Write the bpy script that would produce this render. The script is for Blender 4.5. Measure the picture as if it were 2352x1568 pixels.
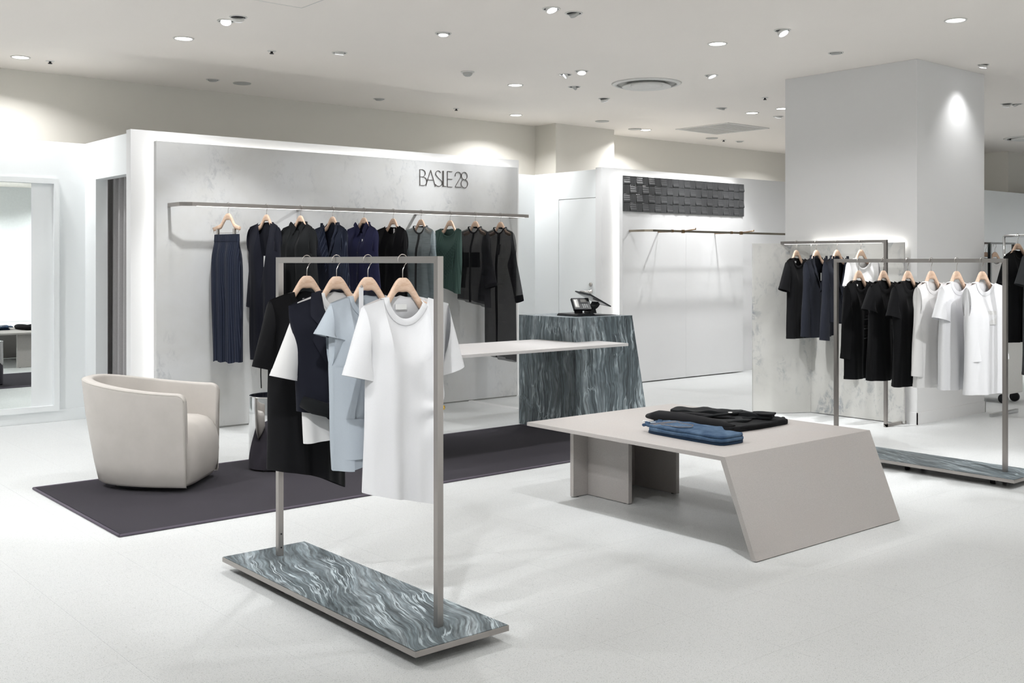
import bpy, bmesh, math, random
from mathutils import Vector, Matrix
R = math.radians
PI = math.pi
random.seed(7)
SC = bpy.context.scene
COL = SC.collection
for o in list(bpy.data.objects):
    bpy.data.objects.remove(o)

# ------------------------------------------------------------------ camera
CAMZ = 1.37
cam = bpy.data.cameras.new('camera')
cam.sensor_fit = 'HORIZONTAL'
cam.sensor_width = 36.0
cam.lens = 37.27
cam.shift_y = -0.0778
cam.clip_start = 0.05
camo = bpy.data.objects.new('camera', cam)
COL.objects.link(camo)
camo.location = (0, 0, CAMZ)
camo.rotation_euler = (R(90), 0, R(-40))
SC.camera = camo

# ------------------------------------------------------------------ world, exposure
wd = bpy.data.worlds.new('world')
SC.world = wd
wd.use_nodes = True
wd.node_tree.nodes['Background'].inputs[0].default_value = (0.9, 0.95, 1, 1)
wd.node_tree.nodes['Background'].inputs[1].default_value = 0.3
SC.view_settings.view_transform = 'Standard'
SC.view_settings.look = 'None'
SC.view_settings.gamma = 1
SC.view_settings.use_curve_mapping = False
SC.view_settings.exposure = 0.17
SC.cycles.max_bounces = 4
SC.cycles.diffuse_bounces = 4
SC.cycles.adaptive_threshold = 0.08
SC.cycles.adaptive_min_samples = 16
SC.cycles.glossy_bounces = 3
SC.cycles.transmission_bounces = 2
SC.cycles.transparent_max_bounces = 12
SC.cycles.caustics_reflective = False
SC.cycles.caustics_refractive = False
SC.cycles.sample_clamp_indirect = 5.0
SPOT_K = 1.05
LAMP_K = 1.0          # overall lamp level
CEIL = 3.077

# ------------------------------------------------------------------ helpers
def link(o, parent=None):
    COL.objects.link(o)
    if parent is not None:
        o.parent = parent
    return o

def tag(o, label=None, cat=None, group=None, kind=None):
    if label: o['label'] = label
    if cat: o['category'] = cat
    if group: o['group'] = group
    if kind: o['kind'] = kind
    return o

def thing(name, label, cat, loc=(0, 0, 0), rz=0.0, group=None):
    o = bpy.data.objects.new(name, None)
    o.empty_display_size = 0.1
    o.location = loc
    o.rotation_euler = (0, 0, rz)
    link(o)
    return tag(o, label, cat, group)

def mesh(name, vs, fs, m, parent=None, smooth=False, weld=False):
    me = bpy.data.meshes.new(name)
    me.from_pydata([tuple(v) for v in vs], [], fs)
    bm = bmesh.new(); bm.from_mesh(me)
    if weld:
        bmesh.ops.remove_doubles(bm, verts=bm.verts, dist=2e-5)
    bmesh.ops.recalc_face_normals(bm, faces=bm.faces)
    if smooth:
        for f in bm.faces: f.smooth = True
    bm.to_mesh(me); bm.free()
    me.materials.append(m)
    return link(bpy.data.objects.new(name, me), parent)

class MB:
    """collects simple shapes that make up one part"""
    def __init__(s): s.bm = bmesh.new()
    def box(s, x0, x1, y0, y1, z0, z1, bev=0.0):
        r = bmesh.ops.create_cube(s.bm, size=1.0)
        vs = r['verts']
        for v in vs:
            v.co = Vector(((x0+x1)/2+v.co.x*(x1-x0), (y0+y1)/2+v.co.y*(y1-y0), (z0+z1)/2+v.co.z*(z1-z0)))
        if bev:
            es = list({e for v in vs for e in v.link_edges})
            bmesh.ops.bevel(s.bm, geom=es, offset=bev, segments=2, profile=0.6, affect='EDGES')
        return s
    def prism(s, pts, h0, h1, axis='z'):
        """polygon pts (2D) extruded along an axis from h0 to h1"""
        def P(a, b, h):
            return {'z': (a, b, h), 'y': (a, h, b), 'x': (h, a, b)}[axis]
        n = len(pts)
        A = [s.bm.verts.new(P(a, b, h0)) for a, b in pts]
        B = [s.bm.verts.new(P(a, b, h1)) for a, b in pts]
        s.bm.faces.new(A); s.bm.faces.new(B[::-1])
        for i in range(n):
            s.bm.faces.new((A[i], A[(i+1) % n], B[(i+1) % n], B[i]))
        return s
    def cyl(s, p0, p1, r0, r1=None, n=20, smooth=True, caps=True):
        r1 = r0 if r1 is None else r1
        p0, p1 = Vector(p0), Vector(p1)
        q = (p1-p0).to_track_quat('Z', 'Y')
        A = []; B = []
        for i in range(n):
            a = 2*PI*i/n; d = q @ Vector((math.cos(a), math.sin(a), 0))
            A.append(s.bm.verts.new(p0+d*r0)); B.append(s.bm.verts.new(p1+d*r1))
        for i in range(n):
            f = s.bm.faces.new((A[i], A[(i+1) % n], B[(i+1) % n], B[i])); f.smooth = smooth
        if caps:
            if r0 > 0: s.bm.faces.new(A[::-1])
            if r1 > 0: s.bm.faces.new(B)
        return s
    def tube(s, pts, rad, n=8, flat=None):
        pts = [Vector(p) for p in pts]
        rings = []
        ref = None
        for i, p in enumerate(pts):
            t = (pts[min(i+1, len(pts)-1)]-pts[max(i-1, 0)]).normalized()
            if ref is None:
                ref = Vector((0, 0, 1)) if abs(t.z) < .9 else Vector((0, 1, 0))
            u = (ref-t*ref.dot(t)).normalized(); w = t.cross(u); ref = u
            r = rad[i] if isinstance(rad, (list, tuple)) else rad
            ru, rw = (r, r) if flat is None else (r*flat, r)
            rings.append([s.bm.verts.new(p+u*ru*math.cos(2*PI*k/n)+w*rw*math.sin(2*PI*k/n)) for k in range(n)])
        for a, b in zip(rings, rings[1:]):
            for k in range(n):
                f = s.bm.faces.new((a[k], a[(k+1) % n], b[(k+1) % n], b[k])); f.smooth = True
        s.bm.faces.new(rings[0][::-1]); s.bm.faces.new(rings[-1])
        return s
    def lathe(s, prof, n=40, c=(0, 0, 0)):
        rings = []
        for r, z in prof:
            rings.append([s.bm.verts.new((c[0]+r*math.cos(2*PI*k/n), c[1]+r*math.sin(2*PI*k/n), c[2]+z)) for k in range(n)])
        for a, b in zip(rings, rings[1:]):
            for k in range(n):
                f = s.bm.faces.new((a[k], a[(k+1) % n], b[(k+1) % n], b[k])); f.smooth = True
        if prof[0][0] > 1e-6: s.bm.faces.new(rings[0][::-1])
        if prof[-1][0] > 1e-6: s.bm.faces.new(rings[-1])
        return s
    def build(s, name, m, parent=None):
        bmesh.ops.remove_doubles(s.bm, verts=s.bm.verts, dist=1e-6)
        bmesh.ops.recalc_face_normals(s.bm, faces=s.bm.faces)
        me = bpy.data.meshes.new(name); s.bm.to_mesh(me); s.bm.free()
        me.materials.append(m)
        return link(bpy.data.objects.new(name, me), parent)

def box(name, m, parent, x0, x1, y0, y1, z0, z1, bev=0.0):
    return MB().box(x0, x1, y0, y1, z0, z1, bev).build(name, m, parent)

def struct(o):
    o['kind'] = 'structure'
    return o

# ------------------------------------------------------------------ materials
class NT:
    def __init__(s, name):
        s.m = bpy.data.materials.new(name); s.m.use_nodes = True
        s.t = s.m.node_tree; s.n = s.t.nodes
        s.b = s.n['Principled BSDF']; s.out = s.n['Material Output']
    def new(s, typ, **kw):
        n = s.n.new(typ)
        for k, v in kw.items():
            if k.startswith('i_'):
                n.inputs[k[2:].replace('_', ' ')].default_value = v
            else: setattr(n, k, v)
        return n
    def l(s, a, b): s.t.links.new(a, b)
    def coord(s, scale=(1, 1, 1), rot=(0, 0, 0), kind='Object'):
        c = s.new('ShaderNodeTexCoord'); mp = s.new('ShaderNodeMapping')
        mp.inputs['Scale'].default_value = scale; mp.inputs['Rotation'].default_value = rot
        s.l(c.outputs[kind], mp.inputs['Vector']); return mp.outputs['Vector']
    def noise(s, vec, scale, detail=4, rough=.55, dist=0):
        n = s.new('ShaderNodeTexNoise'); s.l(vec, n.inputs['Vector'])
        n.inputs['Scale'].default_value = scale; n.inputs['Detail'].default_value = detail
        n.inputs['Roughness'].default_value = rough; n.inputs['Distortion'].default_value = dist
        return n.outputs['Fac']
    def ramp(s, fac, stops, interp='LINEAR'):
        r = s.new('ShaderNodeValToRGB'); s.l(fac, r.inputs['Fac']); e = r.color_ramp
        e.interpolation = interp
        while len(e.elements) < len(stops): e.elements.new(.5)
        for q, (p, c) in zip(e.elements, stops):
            q.position = p; q.color = (c, c, c, 1) if isinstance(c, (int, float)) else (*c, 1)
        return r.outputs['Color']
    def mix(s, fac, a, b, mode='MIX'):
        x = s.new('ShaderNodeMix', data_type='RGBA', blend_type=mode)
        for sock, v in ((x.inputs[0], fac), (x.inputs[6], a), (x.inputs[7], b)):
            if isinstance(v, (int, float)): sock.default_value = v
            elif isinstance(v, tuple): sock.default_value = (*v, 1)
            else: s.l(v, sock)
        return x.outputs[2]
    def bump(s, h, strength=.2, dist=.002):
        b = s.new('ShaderNodeBump'); s.l(h, b.inputs['Height'])
        b.inputs['Strength'].default_value = strength; b.inputs['Distance'].default_value = dist
        s.l(b.outputs['Normal'], s.b.inputs['Normal'])
    def col(s, v):
        if isinstance(v, tuple): s.b.inputs['Base Color'].default_value = (*v, 1)
        else: s.l(v, s.b.inputs['Base Color'])
    def set(s, rough=.5, metal=0, spec=.5, **kw):
        s.b.inputs['Roughness'].default_value = rough; s.b.inputs['Metallic'].default_value = metal
        s.b.inputs['Specular IOR Level'].default_value = spec
        for k, v in kw.items(): s.b.inputs[k.replace('_', ' ')].default_value = v

def srgb(h):
    h = h.lstrip('#'); o = []
    for i in (0, 2, 4):
        c = int(h[i:i+2], 16)/255
        o.append(c/12.92 if c <= .04045 else ((c+.055)/1.055)**2.4)
    return tuple(o)

def paint(name, c, rough=.6, spec=.3):
    t = NT(name); v = t.coord((1, 1, 1))
    n = t.noise(v, 1.3, 2); t.col(t.mix(n, tuple(x*.985 for x in c), tuple(min(1, x*1.01) for x in c)))
    t.set(rough, 0, spec)
    return t.m

def metal(name, c=(.52, .49, .46), rough=.3, brush=(900, 6, 6)):
    t = NT(name); v = t.coord(brush)
    n = t.noise(v, 1, 3, .6)
    t.col(t.mix(n, tuple(x*.9 for x in c), tuple(min(1, x*1.08) for x in c)))
    t.set(rough, 1, .5); t.bump(n, .05, .0006)
    return t.m

def plain(name, c, rough=.5, spec=.4, metal=0):
    t = NT(name); v = t.coord()
    n = t.noise(v, 60, 3); t.col(t.mix(n, tuple(x*.94 for x in c), tuple(min(1, x*1.05) for x in c)))
    t.set(rough, metal, spec); return t.m

def emit(name, c, s):
    t = NT(name); t.col((.9, .9, .9)); t.b.inputs['Emission Color'].default_value = (*c, 1)
    t.b.inputs['Emission Strength'].default_value = s; return t.m

def stone(name, scale, rot=(0, 0, 0), light=1.0, warp=.12):
    """blue-grey banded marble: fine parallel layers, wandering, with pale veins"""
    t = NT(name)
    base = t.coord((1, 1, 1), rot)
    wn = t.new('ShaderNodeTexNoise'); t.l(base, wn.inputs['Vector']); wn.inputs['Scale'].default_value = 2.6; wn.inputs['Detail'].default_value = 2.5
    sub = t.new('ShaderNodeVectorMath', operation='SUBTRACT'); t.l(wn.outputs['Color'], sub.inputs[0]); sub.inputs[1].default_value = (.5, .5, .5)
    mul = t.new('ShaderNodeVectorMath', operation='SCALE'); t.l(sub.outputs[0], mul.inputs[0]); mul.inputs['Scale'].default_value = warp*2
    add = t.new('ShaderNodeVectorMath', operation='ADD'); t.l(base, add.inputs[0]); t.l(mul.outputs[0], add.inputs[1])
    mp = t.new('ShaderNodeMapping'); mp.inputs['Scale'].default_value = scale; t.l(add.outputs[0], mp.inputs['Vector'])
    v = mp.outputs['Vector']
    k = light
    fine = t.noise(v, 2.6, 5, .6); broad = t.noise(v, .42, 3, .5)
    c = t.ramp(broad, [(.30, (.033*k, .043*k, .048*k)), (.5, (.080*k, .099*k, .108*k)), (.72, (.175*k, .20*k, .212*k))])
    fl = t.ramp(fine, [(.34, .42), (.48, .9), (.60, 1.35), (.75, 2.3)])
    c = t.mix(1.0, c, fl, 'MULTIPLY')
    n2 = t.noise(v, .62, 4, .55)
    vein = t.ramp(n2, [(.470, 0), (.492, .85), (.500, 1), (.508, .85), (.524, 0)])
    n3 = t.noise(base, 4.0, 2)
    msk = t.ramp(n3, [(.42, 0), (.58, .9)])
    vm = t.new('ShaderNodeMath', operation='MULTIPLY'); t.l(vein, vm.inputs[0]); t.l(msk, vm.inputs[1])
    t.col(t.mix(vm.outputs[0], c, (.34*k, .39*k, .41*k)))
    t.set(.40, 0, .4); return t.m

def concrete(name, c0, c1, blot, bscale=1.6, amount=.5, cov=(.52, .68), fs=14):
    t = NT(name); v = t.coord()
    n = t.noise(v, 1.1, 6, .6, .4)
    a = t.mix(t.ramp(n, [(.3, 0), (.7, 1)]), c0, c1)
    sv = t.coord((bscale, bscale, bscale*.7), (0, R(25), 0))
    b1 = t.ramp(t.noise(sv, 1.7, 4, .6), [(cov[0], 0), (cov[1], 1)])
    b2 = t.ramp(t.noise(sv, fs, 8, .72, .5), [(.5, 0), (.62, 1)])
    mm = t.new('ShaderNodeMath', operation='MULTIPLY'); t.l(b1, mm.inputs[0]); t.l(b2, mm.inputs[1])
    m2 = t.new('ShaderNodeMath', operation='MULTIPLY'); t.l(mm.outputs[0], m2.inputs[0]); m2.inputs[1].default_value = amount
    a = t.mix(m2.outputs[0], a, blot)
    t.col(a); t.set(.62, 0, .3)
    t.bump(t.noise(v, 40, 3, .6), .05, .002)
    return t.m

def laminate(name, c):
    t = NT(name); v = t.coord()
    f = t.noise(v, 260, 3, .7); g = t.noise(v, 5, 4, .6)
    a = t.mix(t.ramp(f, [(.35, 0), (.65, 1)]), tuple(x*.88 for x in c), tuple(x*1.07 for x in c))
    a = t.mix(t.ramp(g, [(.3, 0), (.7, 1)]), a, tuple(x*.97 for x in (c[0]*1.02, c[1]*.98, c[2]*.96)))
    f2 = t.mix(.5, a, t.mix(t.ramp(f, [(.35, 0), (.65, 1)]), tuple(x*.88 for x in c), tuple(x*1.07 for x in c)))
    t.col(f2); t.set(.48, 0, .35); return t.m

def fabric(name, c, rough=.92, weave=900, sheen=.03, mott=.06, stripe=None):
    t = NT(name); v = t.coord()
    n = t.noise(v, weave, 2, .6); g = t.noise(v, 9, 3)
    a = t.mix(n, tuple(x*(1-mott*1.5) for x in c), tuple(min(1, x*(1+mott)) for x in c))
    if stripe:
        w = t.new('ShaderNodeTexWave', wave_type='BANDS', bands_direction='X', wave_profile='SIN')
        t.l(v, w.inputs['Vector']); w.inputs['Scale'].default_value = stripe[0]; w.inputs['Distortion'].default_value = .15
        s = t.ramp(w.outputs['Fac'], [(.90, 0), (.97, 1)])
        a = t.mix(s, a, stripe[1])
    t.col(a); t.set(rough, 0, .2)
    t.b.inputs['Sheen Weight'].default_value = sheen
    return t.m

def sheer(name, c, alpha):
    t = NT(name); v = t.coord(); n = t.noise(t.coord((1, 1, 40)), 12, 3)
    t.col(t.mix(n, tuple(x*.8 for x in c), tuple(min(1, x*1.2) for x in c))); t.set(.7, 0, .3)
    tr = t.new('ShaderNodeBsdfTransparent'); mx = t.new('ShaderNodeMixShader')
    a = t.ramp(n, [(.2, alpha-.1), (.8, min(1, alpha+.1))])
    t.l(a, mx.inputs[0]); t.l(tr.outputs[0], mx.inputs[1]); t.l(t.b.outputs[0], mx.inputs[2]); t.l(mx.outputs[0], t.out.inputs['Surface'])
    return t.m

def floor_mat():
    t = NT('floor_vinyl'); v = t.coord(kind='Object')
    c = t.new('ShaderNodeTexCoord')
    geo = t.new('ShaderNodeNewGeometry'); pos = geo.outputs['Position']
    st = t.new('ShaderNodeMapping'); st.inputs['Scale'].default_value = (1, 1.6, 1); st.inputs['Rotation'].default_value = (0, 0, R(35)); t.l(pos, st.inputs['Vector'])
    n = t.noise(st.outputs[0], 250, 2, .6, 1.0)
    spk = t.ramp(n, [(.57, 0), (.66, 1)])
    n2 = t.noise(pos, 95, 3, .6)
    spk2 = t.ramp(n2, [(.62, 0), (.70, 1)])
    big = t.noise(pos, .8, 3)
    base = t.mix(big, (.700, .712, .708), (.730, .742, .738))
    oi = t.new('ShaderNodeObjectInfo')
    base = t.mix(t.ramp(oi.outputs['Random'], [(0, 0), (1, .012)]), base, (.62, .63, .62))
    a = t.mix(spk, base, (.38, .405, .40)); a = t.mix(spk2, a, (.50, .51, .485))
    t.col(a); t.set(.38, 0, .35); return t.m

M = {}
M['floor'] = floor_mat()
M['ceil'] = paint('ceiling_paint', (.95, .90, .845), .8, .2)
M['white'] = paint('white_wall_paint', (.88, .905, .91), .55, .3)
M['beige'] = paint('beige_wall_paint', (.76, .735, .675), .7, .2)
M['pillar'] = paint('pillar_paint', (.78, .775, .77), .6, .3)
M['panel_white'] = paint('white_panel_paint', (.82, .82, .82), .5, .3)
M['concrete'] = concrete('trowelled_plaster', srgb('#c6c5c1'), srgb('#d4d5d6'), srgb('#868c95'), 1.3, .42)
M['concrete2'] = concrete('blotched_plaster', srgb('#b4b3ae'), srgb('#cbcac6'), srgb('#666f7a'), 1.5, .62, (.47, .64), 8)
M['stone_v'] = stone('banded_marble_counter', (26, 26, 1.0), (0, R(5), 0), 1.5, .08)
M['stone_h'] = stone('banded_marble_base', (34, 2.4, 6), (0, 0, R(17.6)), 1.75, .10)
M['steel'] = metal('brushed_steel', (.42, .39, .365), .32, (40, 40, 2))
M['steel_h'] = metal('brushed_steel_bar', (.43, .40, .375), .32, (4, 4, 200))
M['chrome'] = plain('polished_chrome', (.72, .72, .72), .04, .5, 1)
M['wire'] = plain('hook_wire', (.62, .58, .55), .25, .5, 1)
M['table'] = laminate('grey_laminate', (.455, .43, .412))
M['slab'] = laminate('pale_laminate', (.66, .645, .64))
M['mirror'] = plain('mirror_glass', (.88, .93, .91), .0, .5, 1)
M['dark'] = plain('dark_recess', (.03, .03, .033), .6)
M['black_plastic'] = plain('black_plastic', (.012, .013, .015), .32, .45)
M['screen'] = plain('grey_screen', (.16, .16, .15), .2)
M['keys'] = plain('grey_keys', (.35, .36, .36), .5)
M['led'] = emit('led_strip', (1, .985, .95), 4.5)
M['led_soft'] = emit('soft_led_strip', (1, .985, .94), 9.0)
M['led_rail'] = emit('rail_led', (1, .98, .95), 3.0)
M['lens'] = emit('downlight_lens', (1, .99, .96), 9.0)
M['lens2'] = emit('spot_lens', (.93, .96, 1), 7.0)
for k in ('lens', 'lens2', 'led_rail'): M[k].cycles.emission_sampling = 'NONE'
M['trim_w'] = plain('white_trim', (.78, .77, .74), .5)
M['grille'] = plain('grey_grille', (.50, .50, .48), .5)
def leather_mat():
    t = NT('pale_grey_leather'); v = t.coord(); n = t.noise(v, 7, 5, .6); f = t.noise(v, 700, 2)
    t.col(t.mix(t.ramp(n, [(.3, 0), (.7, 1)]), (.505, .475, .44), (.555, .52, .485))); t.set(.48, 0, .35); t.bump(f, .05, .0006); return t.m
M['leather'] = leather_mat()
M['piping'] = plain('leather_piping', (.50, .47, .43), .5)
M['curtain'] = fabric('grey_velvet', (.36, .35, .35), .8, 260, .5, .25)
M['gold'] = plain('gold_pin', (.75, .48, .10), .25, .5, 1)
M['pearl'] = plain('pearl', (.85, .83, .80), .15)
M['tagpaper'] = plain('white_tag', (.85, .85, .84), .6)
M['sign'] = plain('bronze_letters', (.16, .145, .135), .35, .5, .6)
M['tile'] = plain('dark_glazed_tile', (.075, .076, .078), .28, .5)
M['tile_back'] = plain('tile_grout', (.035, .035, .037), .8)
M['brass'] = plain('brown_brass', (.30, .20, .11), .35, .5, .8)
M['rug_edge'] = fabric('rug_binding', (.12, .105, .13), .9, 500)

def rug_mat():
    t = NT('rug_pile'); v = t.coord()
    st = t.noise(t.coord((3, 40, 1)), 2.0, 5, .6); f = t.noise(v, 420, 2)
    a = t.mix(st, (.020, .018, .023), (.048, .043, .054)); a = t.mix(f, a, (.050, .045, .056))
    t.col(t.mix(.3, a, (.027, .024, .029))); t.set(.95, 0, .1); t.b.inputs['Sheen Weight'].default_value = .06; t.bump(f, .4, .003); return t.m
M['rug'] = rug_mat()

def wood_mat():
    t = NT('beech_wood'); v = t.coord((18, 60, 60))
    n = t.noise(v, 1.5, 5, .6, .6)
    t.col(t.mix(t.ramp(n, [(.3, 0), (.7, 1)]), srgb('#d3b095'), srgb('#e6cbb5'))); t.set(.45, 0, .4); return t.m
M['wood'] = wood_mat()

M['f_black'] = fabric('black_jersey', (.0065, .0065, .0075))
M['f_black2'] = fabric('black_crepe', (.005, .005, .006))
M['f_charcoal'] = fabric('charcoal_twill', (.011, .012, .013))
M['f_navy'] = fabric('navy_wool', (.012, .013, .021))
M['f_lapel_lit'] = fabric('navy_wool_lightened', (.016, .017, .026))  # same navy wool, lightened to stand in for shading at the lapel edges
M['f_navy2'] = fabric('dark_navy_suiting', (.015, .017, .025))
M['f_pin'] = fabric('navy_pinstripe', (.010, .013, .026), stripe=(24, (.045, .055, .085)))
M['f_indigo'] = fabric('indigo_linen', (.018, .019, .055), mott=.2)
M['f_white'] = fabric('white_jersey', (.80, .80, .815))
M['f_white2'] = fabric('warm_white_cotton', (.78, .77, .76))
M['f_ivory'] = fabric('ivory_sheer_cotton', (.62, .60, .57))
M['f_pale'] = fabric('pale_blue_grey_knit', (.47, .52, .57), mott=.1)
M['f_grey'] = fabric('dark_grey_jersey', (.05, .052, .055))
M['f_green'] = fabric('green_wrap_knit', (.075, .125, .110), mott=.25, weave=300, stripe=(16, (.035, .065, .057)))
M['s_blue'] = sheer('sheer_grey_blue', (.22, .27, .29), .72)
M['s_black'] = sheer('sheer_black', (.014, .014, .018), .72)
M['s_black2'] = fabric('matte_black_trim', (.006, .006, .008))
M['lining'] = plain('dark_lining', (.012, .012, .014), .5)
M['patch_b'] = plain('black_gloss_print', (.02, .02, .022), .25)
M['patch_w'] = fabric('white_emboss', (.74, .735, .725), weave=120, mott=.12)
def denim_mat():
    t = NT('blue_denim'); v = t.coord(); n = t.noise(v, 500, 2); g = t.ramp(t.noise(v, 14, 5, .6), [(.3, 0), (.75, 1)])
    a = t.mix(g, srgb('#2e435c'), srgb('#64798f')); t.col(t.mix(t.ramp(n, [(.3, 0), (.8, .5)]), a, srgb('#1c3656'))); t.set(.9, 0, .15); t.bump(n, .15, .001); return t.m
M['denim'] = denim_mat()
M['denim_d'] = fabric('dark_denim_hem', srgb('#25384f'))
M['stitch'] = plain('tan_stitching', srgb('#a58a6b'), .8)

# ================================================================== STRUCTURE
X0, X1, Y0, Y1 = -3.0, 19.0, -6.6, 10.05
floor = struct(box('floor', M['floor'], None, X0, X1, Y0, Y1, -.05, -.003))
TS, GAP = .457, .0005
tx0, ty0 = 4.072-TS*15, 2.261-TS*18
cells = []
i = 0
while tx0+i*TS < X1:
    j = 0
    while ty0+j*TS < Y1:
        a, b = max(tx0+i*TS, X0), max(ty0+j*TS, Y0)
        c, d = min(tx0+(i+1)*TS, X1), min(ty0+(j+1)*TS, Y1)
        if c-a > .02 and d-b > .02:
            cx, cy = (a+c)/2, (b+d)/2
            r = cx*math.cos(R(40))-cy*math.sin(R(40)); w = cx*math.sin(R(40))+cy*math.cos(R(40))
            vis = w > 2.5 and abs(r/w) < .53 and cy < 9.6 and w < 14
            cells.append((w if vis else 100+abs(cx)+abs(cy), a, b, c, d))
        j += 1
    i += 1
cells.sort()
tile_me = {}
def tile_mesh(dx, dy):
    k = (round(dx, 4), round(dy, 4))
    if k not in tile_me:
        o = MB(); g = GAP/2
        o.box(g, dx-g, g, dy-g, -.003, 0)
        me = bpy.data.meshes.new('floor_tile'); o.bm.to_mesh(me); o.bm.free(); me.materials.append(M['floor']); tile_me[k] = me
    return tile_me[k]
for w, a, b, c, d in cells[:300]:
    o = bpy.data.objects.new('floor_tile', tile_mesh(c-a, d-b)); o.location = (a, b, 0); link(o, floor)
mb = MB()
for w, a, b, c, d in cells[300:]:
    g = GAP/2; mb.box(a+g, c-g, b+g, d-g, -.003, 0)
tag(mb.build('floor_tile', M['floor'], floor), kind='stuff')

struct(box('ceiling', M['ceil'], None, X0, X1, Y0, Y1, CEIL, CEIL+.12))
struct(box('wall_back', M['beige'], None, X0, X1, Y1, Y1+.1, 0, CEIL))
struct(box('wall_left', M['white'], None, X0-.1, X0, Y0, Y1, 0, CEIL))
struct(box('wall_near', M['white'], None, X0, X1, Y0-.1, Y0, 0, CEIL))
struct(box('wall_right', M['white'], None, X1, X1+.1, Y0, Y1, 0, CEIL))
struct(box('wall_back_column', M['beige'], None, 8.81, 9.83, 9.66, Y1, 0, CEIL))
# fitting-room partition (mirror wall), its return with the curtained opening
PT = 2.40
struct(box('wall_fitting_room', M['white'], None, X0, 3.20, 9.50, 9.60, 0, PT, .002))
o = MB()
o.box(3.10, 3.20, 9.23, 9.50, 0, PT); o.box(3.10, 3.20, 8.456, 9.23, 2.075, PT); o.box(3.10, 3.20, 8.456, 8.50, 0, 2.075)
struct(o.build('wall_fitting_return', M['white'], None))
struct(box('baseboard_fitting', M['white'], None, X0, 3.099, 9.490, 9.499, 0, .10, .001))
# main display wall and second display wall (coplanar), door bay between them
FZ = 2.42
struct(box('wall_display', M['panel_white'], None, 3.078, 7.106, 8.36, 8.455, 0, FZ, .002))
struct(box('wall_display_side', M['panel_white'], None, 8.31, X1, 8.36, 8.455, 0, FZ, .002))
struct(box('wall_bay', M['white'], None, 7.0, 8.42, 9.48, 9.58, 0, PT))
o = MB()
o.box(8.31, 8.41, 9.062, 9.48, 0, PT); o.box(8.31, 8.41, 8.456, 9.062, 2.09, PT)
struct(o.build('wall_door_side', M['white'], None))
dr = struct(box('door_1', M['white'], None, 8.312, 8.36, 8.458, 9.058, .006, 2.082, .001))
o = MB(); o.lathe([(0, 0), (.022, 0), (.022, .012), (.016, .016), (0, .016)], 24)
h = o.build('lock_cylinder', M['wire'], dr); h.rotation_euler = (0, R(-90), 0); h.location = (8.312, 8.53, 1.115)
o = MB(); o.lathe([(0, 0), (.024, 0), (.024, .008), (.011, .012), (.011, .045), (0, .045)], 24); o.tube([(.0, 0, .040), (0, -.06, .045), (0, -.13, .043)], .008)
h = o.build('lever_handle', M['wire'], dr); h.rotation_euler = (0, R(-90), R(180)); h.rotation_euler = (0, R(-90), 0); h.location = (8.312, 8.53, 1.035)
h.scale = (1, -1, 1)
# pillar
struct(box('wall_pillar', M['pillar'], None, 8.34, 9.52, 4.64, 5.96, 0, CEIL, .003))
o = MB(); o.box(8.332, 9.528, 4.632, 4.640, 0, .10); o.box(8.332, 8.340, 4.632, 5.96, 0, .10); o.box(9.52, 9.528, 4.632, 5.96, 0, .10)
struct(o.build('baseboard_pillar', M['pillar'], None))
# far shop beyond the pillar
struct(box('wall_far_partition', M['white'], None, 13.2, X1, 7.30, 7.40, 0, 2.4))
struct(box('wall_far_column', M['beige'], None, 16.4, X1, 7.62, 8.3, 0, CEIL))
struct(box('trim_1', M['grille'], None, 3.245, 6.995, 8.262, 8.30, 0, .012))

# ================================================================== LIGHT FITTINGS
SPOTS = []
def area(parent, P, size=.11, spread=130, colr=(.985, .99, 1.0)):
    l = bpy.data.lights.new('downlight_lamp', 'AREA'); l.shape = 'DISK'; l.size = size; l.energy = P*LAMP_K; l.color = colr; l.spread = R(spread)
    o = bpy.data.objects.new('downlight_lamp', l); link(o, parent); o.location = (0, 0, -.006)
    return o
def downlight(x, y, label, P=16, r=.078, group='round ceiling downlights', spread=140):
    t = thing('ceiling_downlight', label, 'downlight', (x, y, CEIL), 0, group)
    MB().lathe([(r*.82, -.001), (r*.84, -.006), (r*.97, -.006), (r, -.001)], 36).build('trim_ring', M['trim_w'], t)
    MB().lathe([(0, -.003), (r*.5, -.0035), (r*.84, -.002), (r*.84, -.001), (0, -.001)], 36).build('lens', M['lens'], t)
    area(t, P, r*1.5, spread)
    return t
def gimbal(x, y, target, label, P=120, cone=42, r=.062, out=.012, lit=True, blend=.6):
    """adjustable recessed spot: ring, dark recess, tilted lamp head with its lens"""
    t = thing('ceiling_spotlight', label, 'spotlight', (x, y, CEIL), 0, 'adjustable ceiling spotlights')
    MB().lathe([(r*.80, -.0005), (r*.82, -.005), (r*.96, -.006), (r, -.0005)], 36).build('trim_ring', M['trim_w'], t)
    MB().lathe([(0, -.0015), (r*.82, -.002), (r*.82, -.0005), (0, -.0005)], 32).build('recess', M['dark'], t)
    d = (Vector(target)-Vector((x, y, CEIL))).normalized()
    q = d.to_track_quat('-Z', 'Y')
    h = MB().lathe([(0, .004), (r*.60, .004), (r*.66, -.004), (r*.66, -.018), (r*.58, -.022)], 28).build('lamp_head', M['trim_w'] if lit else M['grille'], t)
    h.rotation_euler = q.to_euler(); h.location = (0, 0, .016-out*.75)
    h2 = MB().lathe([(0, -.0225), (r*.57, -.0225), (r*.57, -.0215), (0, -.0215)], 28).build('lens', M['lens2'] if lit else M['grille'], h)
    if P:
        l = bpy.data.lights.new('spot_lamp', 'SPOT'); l.energy = P*LAMP_K*SPOT_K; l.spot_size = R(cone); l.spot_blend = blend; l.shadow_soft_size = .035; l.color = (.97, .985, 1.0)
        o = bpy.data.objects.new('spot_lamp', l); link(o, t); o.rotation_euler = q.to_euler(); o.location = Vector((0, 0, .004-out))+d*.045
    return t

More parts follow.
